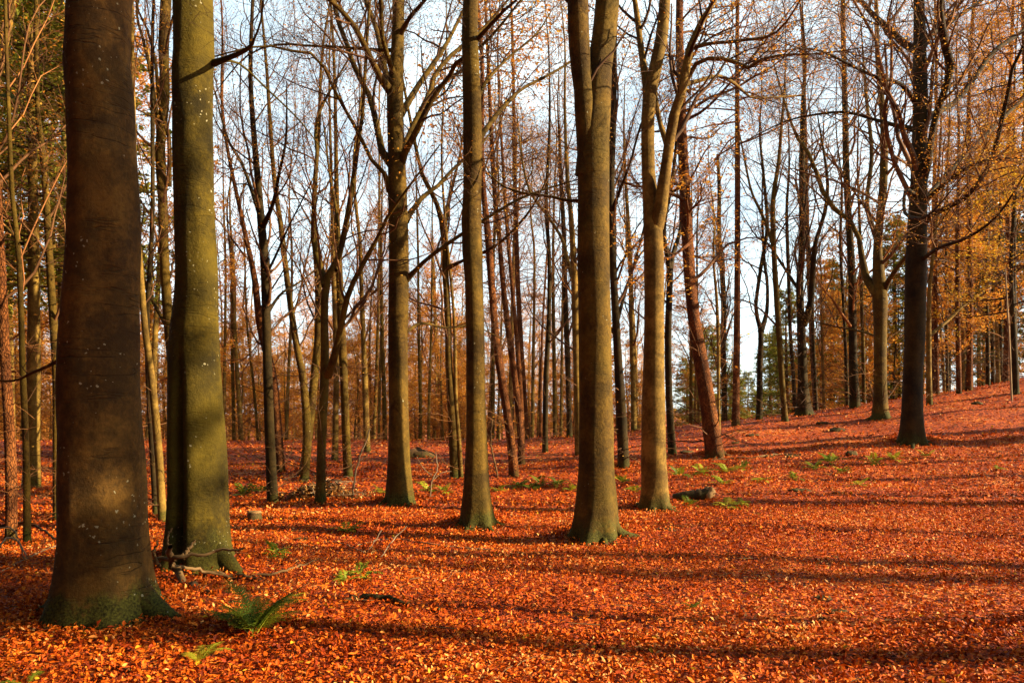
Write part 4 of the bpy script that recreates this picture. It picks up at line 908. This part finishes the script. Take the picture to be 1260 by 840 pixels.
# unseen spruces added behind and left of the viewer to block sky fill
rng = np.random.default_rng(5)
n_put = 0
while n_put < 120:
    az = rng.uniform(math.radians(128), math.radians(322)); r_ = rng.uniform(8, 38)
    x, y = r_ * math.sin(az), r_ * math.cos(az)
    if y > -2 and x > -0.78 * y - 3.5: continue
    if y < 0 and r_ < 8: continue
    SPRUCE[n_put % 2].put('spruce_tree', 'unseen dark spruce added behind the viewer to block sky light', x, y, 'unseen spruces added as sky blockers behind the viewer', rng.uniform(0, 6), rng.uniform(1.1, 1.5))
    n_put += 1
# the far wood that reads as one mass
def tile_wood(name, label, protos, bark, leafm, n, d0, d1, keep, sc0):
    rng = np.random.default_rng(9)
    tp, lp, tones = [], [], []
    P_ = 0
    while P_ < n:
        d = rng.uniform(d0, d1); px = rng.uniform(-60, 1320)
        if rng.random() > keep(px): continue
        x = at(px, d); z = float(ground_z(x, d)); a = rng.uniform(0, 6.28); s_ = sc0 * rng.uniform(.75, 1.2)
        M = np.array([[math.cos(a), -math.sin(a), 0], [math.sin(a), math.cos(a), 0], [0, 0, 1]]) * s_
        tr, parts, lv = protos[P_ % len(protos)]
        for v, f in [tr] + parts: tp.append((v @ M.T + [x, d, z], f))
        lp.append((lv[0] @ M.T + [x, d, z], lv[1])); tones.append(rng.random(len(lv[1])))
        P_ += 1
    o = build(name, tp, bark); o['kind'] = 'stuff'; o['label'] = label; o['category'] = 'wood'
    c = build(name + '_leaves', lp, leafm, attr=np.concatenate(tones), smooth=False, parent=o); c['kind'] = 'stuff'
lowp = []
for q in range(3):
    r_ = g(70 + q); h = 15 + q; t = np.linspace(0, 1, 6)
    C = np.stack([0.3 * np.sin(t * 4 + q), 0 * t, t * h], -1)
    Rr = .16 * (1 - .9 * t)
    c1, r1 = grow(C[None], Rr[None], 30, 2.6, .12, .98, (45, 80), 0.05, .1, 4, .4, .015, 1, r_)
    c2, r2 = grow(c1, r1, 3, 1.2, .2, 1, (30, 60), .02, .1, 3, .6, .012, .7, r_)
    lowp.append((tubes(C[None], Rr[None], 5), [tubes(c1, r1, 3), tubes(c2, r2, 3)], leaf_spray(c2, 5, 0.28, r_, jitter=.35)))
tile_wood('far_wood', 'far orange wood closing the view between the trunks on the left', lowp, M_BEECH_PALE, M_LEAF_AUT, 150, 95, 160, lambda px: 1.0 if px < 800 else (0.05 if px < 1000 else .25), 1.15)
# ------------------------------------------------------------------ small things on the forest floor
M_DEAD = mat_bark('rotting_bark', (0.035, 0.018, 0.008), (0.13, 0.07, 0.03), moss=0.5, moss_h=0.4, spots=0.0, rings=0.0)
M_CUT = mat_twig('broken_wood', (0.14, 0.07, 0.025), (0.34, 0.20, 0.08))
M_STICK = mat_twig('dry_stick', (0.06, 0.032, 0.012), (0.20, 0.115, 0.045))
M_PALE_STICK = mat_twig('bleached_stick', (0.11, 0.07, 0.035), (0.28, 0.20, 0.12))
M_BROWN_LEAF = mat_leaf('dry_brown_leaf', [(0, (0.16, 0.05, 0.012)), (0.6, (0.40, 0.16, 0.03)), (1, (0.6, 0.36, 0.12))], trans=0.2)

def frond_mesh(base, az, el, ln, rng, pairs=20, fine=True, width=0.26, droop=1.1):
    P = 14; t = np.linspace(0, 1, P)
    e = el - droop * t ** 1.3
    hd = np.array([math.cos(az), math.sin(az), 0])
    C = np.zeros((P, 3))
    for p in range(1, P):
        C[p] = C[p - 1] + (hd * math.cos(e[p]) + np.array([0, 0, math.sin(e[p])])) * ln / (P - 1)
    C = C + base
    parts = [tubes(C[None], (0.0035 * (1 - 0.8 * t) * ln / 0.6 + 0.0006)[None], 4)]
    s = np.linspace(0.16, 0.985, pairs)
    q = s * (P - 1); i = np.minimum(q.astype(int), P - 2); w = (q - i)[:, None]
    pos = C[i] * (1 - w) + C[i + 1] * w; T = norm(C[i + 1] - C[i])
    side = np.cross(T, np.array([0, 0, 1.0])); side = norm(side); nr = norm(np.cross(side, T))
    prof = ln * width * np.sin(np.clip((s + 0.06) * math.pi * 0.93, 0, math.pi)) ** 0.7 * (1 - 0.35 * s)
    for sg in (-1, 1):
        d = norm(side * sg + T * 0.45 - nr * 0.15 + rng.normal(0, 0.05, side.shape))
        L_ = prof * rng.uniform(0.7, 1.1, pairs) * np.where(rng.random(pairs) < 0.08, 0.35, 1.0)
        if not fine:
            parts.append(diamonds(pos, d, nr, L_, L_ * 0.17))
        else:
            m = 8
            pt = np.linspace(0.06, 0.9, m)
            pp = (pos[:, None, :] + d[:, None, :] * (L_[:, None] * pt[None])[..., None]).reshape(-1, 3)
            for s2 in (-1, 1):
                sd = norm(np.cross(d, nr)) * s2
                dd = norm(sd[:, None, :] + d[:, None, :] * 0.55 + rng.normal(0, 0.06, (pairs, m, 3))).reshape(-1, 3)
                ll = (L_[:, None] * 0.24 * (1 - 0.75 * pt[None])).ravel()
                parts.append(diamonds(pp, dd, np.repeat(nr, m, 0), ll, ll * 0.3))
            parts.append(diamonds(pos + d * (L_ * 0.85)[:, None], d, nr, L_ * 0.2, L_ * 0.04))
    return parts
def fern(label, px, py, fronds, ln, group=None, fine=False, name='fern', mat=None, el=(35, 75), tone=(0.2, 0.8), azs=None, seed=0, pairs=18, width=0.26):
    B = hit(px, py); r_ = np.random.default_rng(int(px * 3 + py) + seed)
    root = thing(name, label, 'fern', B, group)
    for q in range(fronds):
        az = math.radians(azs[q]) if azs else q * 6.283 / fronds + r_.normal(0, 0.3)
        pr = frond_mesh(B + [r_.normal(0, .012), r_.normal(0, .012), 0.01], az, math.radians(r_.uniform(*el)), ln * r_.uniform(.7, 1.15), r_, pairs, fine, width, droop=r_.uniform(.8, 1.5))
        n = sum(len(f) for _, f in pr)
        build('frond', pr, mat or M_FERN, root, loc=B, attr=np.clip(np.full(n, r_.uniform(*tone)) + r_.normal(0, 0.06, n), 0, 1), smooth=False)
    return root
fern('large green fern arching over the leaves in front of the two thickest trunks', 311, 783, 17, 0.50, fine=True, el=(38, 86), azs=[150, 170, 130, 110, 95, 60, 40, 20, 5, 190, 75, 340, 220, 160, 30, 140, 50], tone=(0.1, 1.0), pairs=20)
fern('small single-tufted fern below the large fern', 247, 818, 5, 0.24, fine=True, azs=[160, 110, 60, 20, 300], tone=(0.6, .9), el=(45, 80))
fern('little fern sprig at the bottom edge under the nearest trunk', 35, 846, 4, 0.2, fine=True, tone=(0.3, .6))
for q, (px, py, n, ln, tn, lb) in enumerate([
        (428, 656, 10, .22, (.2, .9), 'dark fern tuft with yellow tips in front of the stick heap'), (340, 682, 7, .22, (.1, .6), 'flattened fern tuft beside the mossy seamed beech'),
        (443, 708, 6, .2, (.3, .9), 'fern sprig above the dark half-buried branch'), (424, 716, 5, .14, (.3, .8), 'tiny fern sprig left of the one above the half-buried branch'),
        (852, 750, 3, .12, (.1, .3), 'single dark green leaf tuft alone in the open leaves'), (300, 610, 9, .35, (.0, .3), 'dark green undergrowth tuft right of the mossy seamed beech'),
        (322, 606, 8, .3, (.0, .3), 'dark green tuft left of the dark thin trunk'), (470, 606, 8, .24, (.4, .9), 'yellow-green tuft at the left foot of the candelabrum beech'),
        (526, 604, 9, .26, (.3, .9), 'yellow-green tuft right of the candelabrum beech'), (548, 606, 7, .22, (.3, .8), 'low green tuft between the candelabrum and the plain beech'),
        (615, 604, 8, .25, (.3, .8), 'green tuft at the foot of the red-barked trunk'), (640, 600, 9, .28, (.2, .6), 'green tuft right of the red-barked foot'), (664, 598, 9, .3, (.1, .5), 'dark green tuft in the ditch left of the double-stemmed beech'),
        (686, 597, 10, .3, (.2, .6), 'broad green tuft in the ditch touching the double-stemmed beech'), (703, 604, 7, .22, (.3, .8), 'small green tuft at the edge of the double-stemmed beech'), (765, 594, 8, .28, (.3, .9), 'green tuft under the dark trunk by the sunlit fork'),
        (782, 606, 7, .24, (.4, .9), 'yellow-green tuft at the left foot of the sunlit fork'), (836, 586, 9, .3, (.2, .7), 'green fern tuft right of the sunlit fork'), (862, 583, 9, .3, (.3, .8), 'fern tuft below the leaning red scaly trunk'),
        (893, 581, 9, .3, (.4, .9), 'fern tuft right of the leaning red scaly trunk'), (912, 577, 7, .26, (.4, .9), 'bright little fern right of the leaning red scaly trunk'), (888, 596, 8, .26, (.3, .9), 'fern tuft above the broken log'), (935, 592, 7, .24, (.4, .9), 'small fern on the slope right of the log'),
        (848, 623, 8, .22, (.2, .6), 'fern tuft under the broken log'), (896, 624, 10, .26, (.5, .95), 'bright yellow-green fern right of the broken log'), (912, 622, 8, .22, (.5, .95), 'bright fern touching the one right of the broken log'),
        (1002, 577, 9, .3, (.2, .7), 'green fern tuft halfway up the slope'), (1022, 570, 9, .32, (.2, .7), 'taller fern tuft halfway up the slope beside dark clods'), (1036, 582, 7, .24, (.3, .9), 'small fern below the taller tuft on the slope'),
        (1075, 571, 9, .28, (.5, .95), 'yellow-green fern left of the dark spreading beech foot'), (1100, 566, 8, .26, (.5, .95), 'yellow-green fern under the dark spreading beech'), (1140, 562, 6, .22, (.3, .8), 'small fern right of the dark spreading beech foot'), (1228, 578, 4, .16, (.5, .9), 'tiny lone fern on the right slope'),
        (1058, 598, 6, .2, (.5, .9), 'low yellow-green fern in the middle of the right slope'), (976, 590, 6, .22, (.5, .9), 'faint yellow-green fern left of the slope ferns')]):
    fern(lb, px, py, n + 2, ln * 1.25, 'small ferns on the forest floor', tone=tn, el=(15, 70), pairs=12, width=.34)

def stick_path(pts, lift=0.02):
    out = []
    for px, py, w, *h in pts:
        b = hit(px, py); hh = h[0] if h else lift
        out.append([b[0], b[1], b[2] + hh, w * b[1] / F / 2])
    return cat_rom(out, 18)
def fallen_branch(label, paths, mat, name='fallen_branch', part='twig', cat='branch', group=None):
    c0 = stick_path(paths[0]); B = np.array([*c0[0, :2], float(ground_z(c0[0, 0], c0[0, 1]))])
    root = thing(name, label, cat, B, group)
    for q, p in enumerate(paths):
        c = stick_path(p); r_ = RNG.normal(0, 0.004, (len(c), 3)) * (c[:, 3:4] / 0.01 + 0.5)
        build('stem' if q == 0 else part, [tubes(c[None, :, :3] + r_[None], c[None, :, 3], 8)], mat, root, loc=B)
fallen_branch('crooked dead branch lying between the two thickest trunks', [
    [(262, 732, 8), (250, 728, 9), (232, 722, 9), (222, 716, 9, .05), (214, 712, 10, .13), (210, 716, 8, .26), (208, 722, 6, .36)],
    [(186, 712, 6, .12), (200, 712, 6, .2), (215, 716, 5, .24), (240, 718, 4, .27), (270, 718, 3.4, .32), (300, 720, 2.4, .34)],
    [(214, 714, 5, .2), (228, 714, 5, .26), (240, 712, 3, .38)], [(212, 716, 4, .16), (232, 714, 4, .12), (252, 710, 4, .05), (276, 712, 4), (300, 713, 3)],
    [(250, 708, 5, .03), (290, 712, 5), (322, 716, 5)], [(210, 716, 3, .3), (206, 716, 2.5, .42), (212, 716, 2, .52)],
    [(196, 714, 4, .14), (190, 716, 3, .28), (194, 718, 2, .4)], [(300, 712, 3), (345, 708, 3, .04), (392, 690, 2.4)]], M_STICK)
fallen_branch('dark half-buried branch lying in the open leaves below the fern sprig', [[(418, 741, 4, .0), (445, 738, 7), (470, 738, 8), (492, 743, 7), (505, 746, 4, 0)], [(530, 752, 4), (545, 755, 4, 0)]], M_DEAD)
fallen_branch('thin bleached twig with side shoots lying left of the plain slender beech', [[(440, 672, 1.6), (480, 664, 1.8), (520, 670, 1.8), (560, 675, 1.8), (604, 678, 1.4)], [(470, 690, 1.4, .05), (482, 676, 1.4, .1), (500, 672, 1, .25)], [(395, 668, 1), (420, 670, 1.4), (445, 682, 1.4, .04)], [(445, 682, 1, .04), (452, 690, 1, .1), (470, 684, 1, .3)]], M_PALE_STICK)
fallen_branch('long thin fallen bough stretching right from the leaning red scaly trunk', [[(872, 567, 3), (900, 565, 3.4), (935, 563, 3.4), (962, 560, 3), (985, 560, 2.4)]], M_STICK)
fallen_branch('bare pale twigs curling in from the left edge', [[(-12, 700, 2, .1), (8, 690, 2, .25), (22, 688, 2, .2), (32, 692, 1.6, .08)], [(-10, 690, 2, .3), (6, 690, 1.6, .38), (20, 690, 1.4, .3), (30, 700, 1.2, .1)], [(0, 706, 1.6), (30, 690, 1.4), (68, 676, 1.2, .05)]], M_PALE_STICK)
fallen_branch('dark bough crossing behind the nearest trunk at the left', [[(-10, 662, 4, .1), (10, 662, 4, .18), (40, 664, 3, .2), (72, 676, 2.4, .1)]], M_DEAD)
fallen_branch('short pale twig poking up between fern and bottom edge', [[(118, 830, 2), (140, 822, 2.4, .01), (160, 828, 2)]], M_STICK)
fallen_branch('thin twig on the leaves under the large fern', [[(330, 800, 2), (352, 802, 2, .01), (376, 806, 1.6)]], M_STICK)
sap = fallen_branch('thin pale sapling stem standing right of the stick heap', [[(433, 613, 2.4, 0), (436, 613, 2.4, .35), (442, 613, 2.2, .75), (450, 613, 2, 1.1), (456, 613, 1.6, 1.35)], [(441, 613, 1.4, .7), (452, 613, 1.2, .85), (462, 613, 1, .9)]], M_PALE_STICK, name='sapling', cat='sapling')
fallen_branch('bare arching sapling with fine twigs left of the plain slender beech', [[(530, 612, 1.6, 0), (531, 612, 1.6, .3), (538, 612, 1.4, .6), (536, 612, 1, .9)], [(532, 612, 1.2, .35), (545, 612, 1, .5), (556, 612, 1, .52)], [(531, 612, 1.2, .45), (520, 612, 1, .6), (512, 612, .8, .75)]], M_PALE_STICK, name='sapling', cat='sapling')
fallen_branch('thin dark sapling in front of the red-barked trunks', [[(612, 588, 2, 0), (608, 588, 2, .4), (604, 588, 2, .8), (606, 588, 1.6, 1.3)], [(604, 588, 1.2, .8), (596, 588, 1, 1.1)]], M_STICK, name='sapling', cat='sapling')

# the heap of sticks round the forked tree
hb = hit(400, 612); r_ = np.random.default_rng(21)
heap = thing('stick_heap', 'heap of dead sticks and brown leaves piled round the forked tree', 'brush pile', hb)
for q in range(74):
    cx_, cy_ = r_.normal(0, .38), r_.normal(-0.05, .22); hz = max(0.03, .30 - .35 * abs(cx_)) * r_.random()
    az, el, ln = r_.uniform(0, 6.28), r_.normal(.15, .3), r_.uniform(.25, .9)
    d = np.array([math.cos(az) * math.cos(el), math.sin(az) * math.cos(el), math.sin(el)])
    t = np.linspace(-.5, .5, 7)[:, None]
    C = np.array([cx_, cy_, hz + .02]) + d * t * ln + np.array([0, 0, 1]) * (0.25 * ln * (.25 - t ** 2)) + r_.normal(0, .01, (7, 3))
    C[:, 2] = np.maximum(C[:, 2], ground_z(hb[0] + C[:, 0], hb[1] + C[:, 1]) - hb[2])
    build('stick', [tubes(C[None], (r_.uniform(.006, .017) * np.linspace(1, .5, 7))[None], 6)], [M_STICK, M_DEAD, M_PALE_STICK][int(r_.integers(3))] if q % 5 else M_PALE_STICK, heap)
for q, (pts) in enumerate([[(-1.05, 0, .02), (-.98, -.02, .16), (-.7, 0, .3), (-.3, 0, .38), (.05, 0, .42)], [(-.95, -.1, -.0), (-1.0, -.1, .2), (-.8, -.1, .36), (-.5, 0, .42)], [(.1, 0, .1), (.35, 0, .4), (.5, 0, .35), (.62, 0, .05)], [(-.6, 0, .0), (-.35, 0, .36), (0, 0, .55), (.15, 0, .6)]]):
    c = cat_rom(np.array(pts, float), 14)
    build('stick', [tubes(c[None], np.linspace(.011, .005, 14)[None], 6)], M_PALE_STICK, heap)
n = 900
pos = np.stack([r_.normal(0, .36, n), r_.normal(-.05, .2, n), np.zeros(n)], -1); pos[:, 2] = np.maximum(0.02, .30 - .32 * np.abs(pos[:, 0])) * r_.random(n) + 0.02
fw = norm(r_.normal(size=(n, 3)) * [1, 1, .5]); nr = r_.normal(size=(n, 3)); nr = norm(nr - (nr * fw).sum(1, keepdims=True) * fw)
o = build('dry_leaves', [diamonds(pos, fw, nr, r_.uniform(.04, .09, n), r_.uniform(.015, .03, n))], M_BROWN_LEAF, heap, attr=np.repeat(r_.random(n), 2), smooth=False); o['kind'] = 'stuff'

def lump(r, rng, sq=(1, 1, .5), nu=14, nv=9, rough=.25):
    u = np.arange(nu) * 2 * math.pi / nu; v = np.linspace(0.02, math.pi - 0.02, nv)
    U, V_ = np.meshgrid(u, v)
    ph = rng.uniform(0, 6, 8)
    rad = 1 + rough * (np.sin(2 * U + ph[0]) * np.sin(2 * V_ + ph[1]) + .7 * np.sin(4 * U + ph[2]) * np.sin(3 * V_ + ph[3])) + rng.normal(0, rough * .35, U.shape)
    X = np.stack([rad * np.sin(V_) * np.cos(U) * sq[0], rad * np.sin(V_) * np.sin(U) * sq[1], rad * np.cos(V_) * sq[2]], -1) * r
    b = np.arange(nv - 1)[:, None] * nu; j = np.arange(nu)[None]; j2 = (j + 1) % nu
    return X.reshape(-1, 3), np.stack([b + j, b + nu + j, b + nu + j2, b + j2], -1).reshape(-1, 4)
n = 500
dd_ = np.sqrt(r_.uniform(4 ** 2, 20 ** 2, n)); xx_ = r_.uniform(-.78, .78, n) * dd_; az = r_.uniform(0, 6.28, n); ln = r_.uniform(.05, .28, n)
C = np.stack([np.stack([xx_ + np.cos(az) * ln * t + (t - .5) ** 2 * ln * .4, dd_ + np.sin(az) * ln * t, ground_z(xx_ + np.cos(az) * ln * t, dd_ + np.sin(az) * ln * t) + .045 + .02 * t], -1) for t in (0, .33, .66, 1)], 1)
o = build('twig_litter', [tubes(C, r_.uniform(.0015, .005, n)[:, None] * np.array([[1, .9, .7, .4]]), 4)], M_STICK); o['kind'] = 'stuff'; o['label'] = 'small dry twigs scattered among the fallen leaves'; o['category'] = 'twigs'
# broken log
lc = stick_path([(828, 614, 9, .03), (850, 614, 14, .06), (872, 613, 15, .07)])
lg = thing('broken_log', 'short rotting log with a pale splintered end beside the sunlit fork', 'log', np.array([*lc[0, :2], float(ground_z(*lc[0, :2]))]))
rr = lc[:, 3] * (1 + RNG.normal(0, .05, 18))
build('log_body', [tubes(lc[None, :, :3], rr[None], 14)], M_DEAD, lg, loc=lg.location)
v, f = lump(rr[-1] * 1.25, np.random.default_rng(4), (.75, 1, 1), rough=.22)
build('splintered_end', [(v + lc[-1, :3], f)], M_CUT, lg, loc=lg.location)
for q in range(9):
    a = q * .7; p0 = lc[-1, :3] + np.array([-.03, math.cos(a) * rr[-1] * .7, math.sin(a) * rr[-1] * .7]); p1 = p0 + np.array([.12 + .03 * (q % 3), math.cos(a) * .03, math.sin(a) * .03])
    build('splinter', [tubes(np.array([[p0, (p0 + p1) / 2, p1]]), np.array([[.02, .015, .003]]), 5)], M_CUT, lg, loc=lg.location)
# stump
sb = hit(313, 641)
st = thing('tree_stump', 'small rotten stump between the mossy seamed beech and the dark thin trunk', 'stump', sb)
zz = np.linspace(-.1, .13, 8); Cs = np.stack([0 * zz, 0 * zz, zz], -1)
build('stump_body', [trunk_mesh(Cs, np.linspace(.12, .085, 8), 18, np.random.default_rng(3), .3, .1, 5, .15, lump=.08)], M_DEAD, st)
v, f = lump(.085, np.random.default_rng(8), (1, 1, .35), rough=.3); build('stump_top', [(v + [0, 0, .125], f)], M_CUT, st)
for q, (px, py, r, sq, lb) in enumerate([
        (1012, 737, .055, (1.5, .8, .6), 'black bark fragment topmost of three in the open leaves on the right'), (1030, 754, .055, (1.7, .6, .5), 'bent black bark fragment in the middle of three on the right'), (1012, 764, .04, (1, .9, .7), 'small black bark fragment lowest of three on the right'),
        (1094, 823, .04, (1.2, .8, .6), 'dark bark fragment near the bottom edge'), (820, 652, .09, (1.9, .8, .35), 'flat dark clod right of the double-stemmed beech'), (984, 604, .12, (1.8, .8, .35), 'long dark clod in the middle of the right slope'), (1030, 607, .08, (1.3, .8, .4), 'dark clod right of the long one on the slope'),
        (371, 664, .07, (1.7, .8, .4), 'dark clod in front of the mossy seamed beech and stick heap'), (1048, 560, .12, (1.2, .9, .8), 'dark mossy root lump on the upper slope'), (975, 562, .13, (1.6, .9, .4), 'dark flat lump at the end of the fallen bough'), (945, 562, .1, (1.5, .9, .5), 'mossy lump lying along the fallen bough'),
        (1029, 530, .18, (1.3, .9, .5), 'dark stump-like lump below the stout twin-stemmed trunk'), (1013, 521, .15, (1.6, .9, .4), 'brown lump under the skyline below the rusty conifer'), (926, 536, .13, (1.5, .9, .4), 'pale brown lump on the slope below the lyre-shaped fork'), (905, 545, .09, (1.5, .9, .4), 'small lump left of the pale brown one on the slope'),
        (1202, 497, .15, (1.4, .9, .5), 'leaf-strewn hump near the crest on the right'), (300, 470 + 70, .5, (2.2, 1, .45), 'dark earth bank at the crest behind the mossy seamed beech'), (512, 562, .35, (1.6, 1, .6), 'tangled root plate right of the candelabrum beech'), (845, 556, .14, (1.5, 1, .35), 'dark lump right of the narrow V trunk')]):
    B = hit(px, py); r_ = np.random.default_rng(300 + q)
    v, f = lump(r, r_, sq, 16, 10, .22)
    o = build('root_plate' if 'root plate' in lb else ('earth_bank' if 'bank' in lb else ('clod' if 'clod' in lb or 'lump' in lb or 'hump' in lb else 'bark_fragment')), [(v, f)], M_DEAD)
    o.location = B; o['label'] = lb; o['category'] = 'clod' if q > 3 else 'bark'; o['group'] = 'dark lumps on the forest floor'
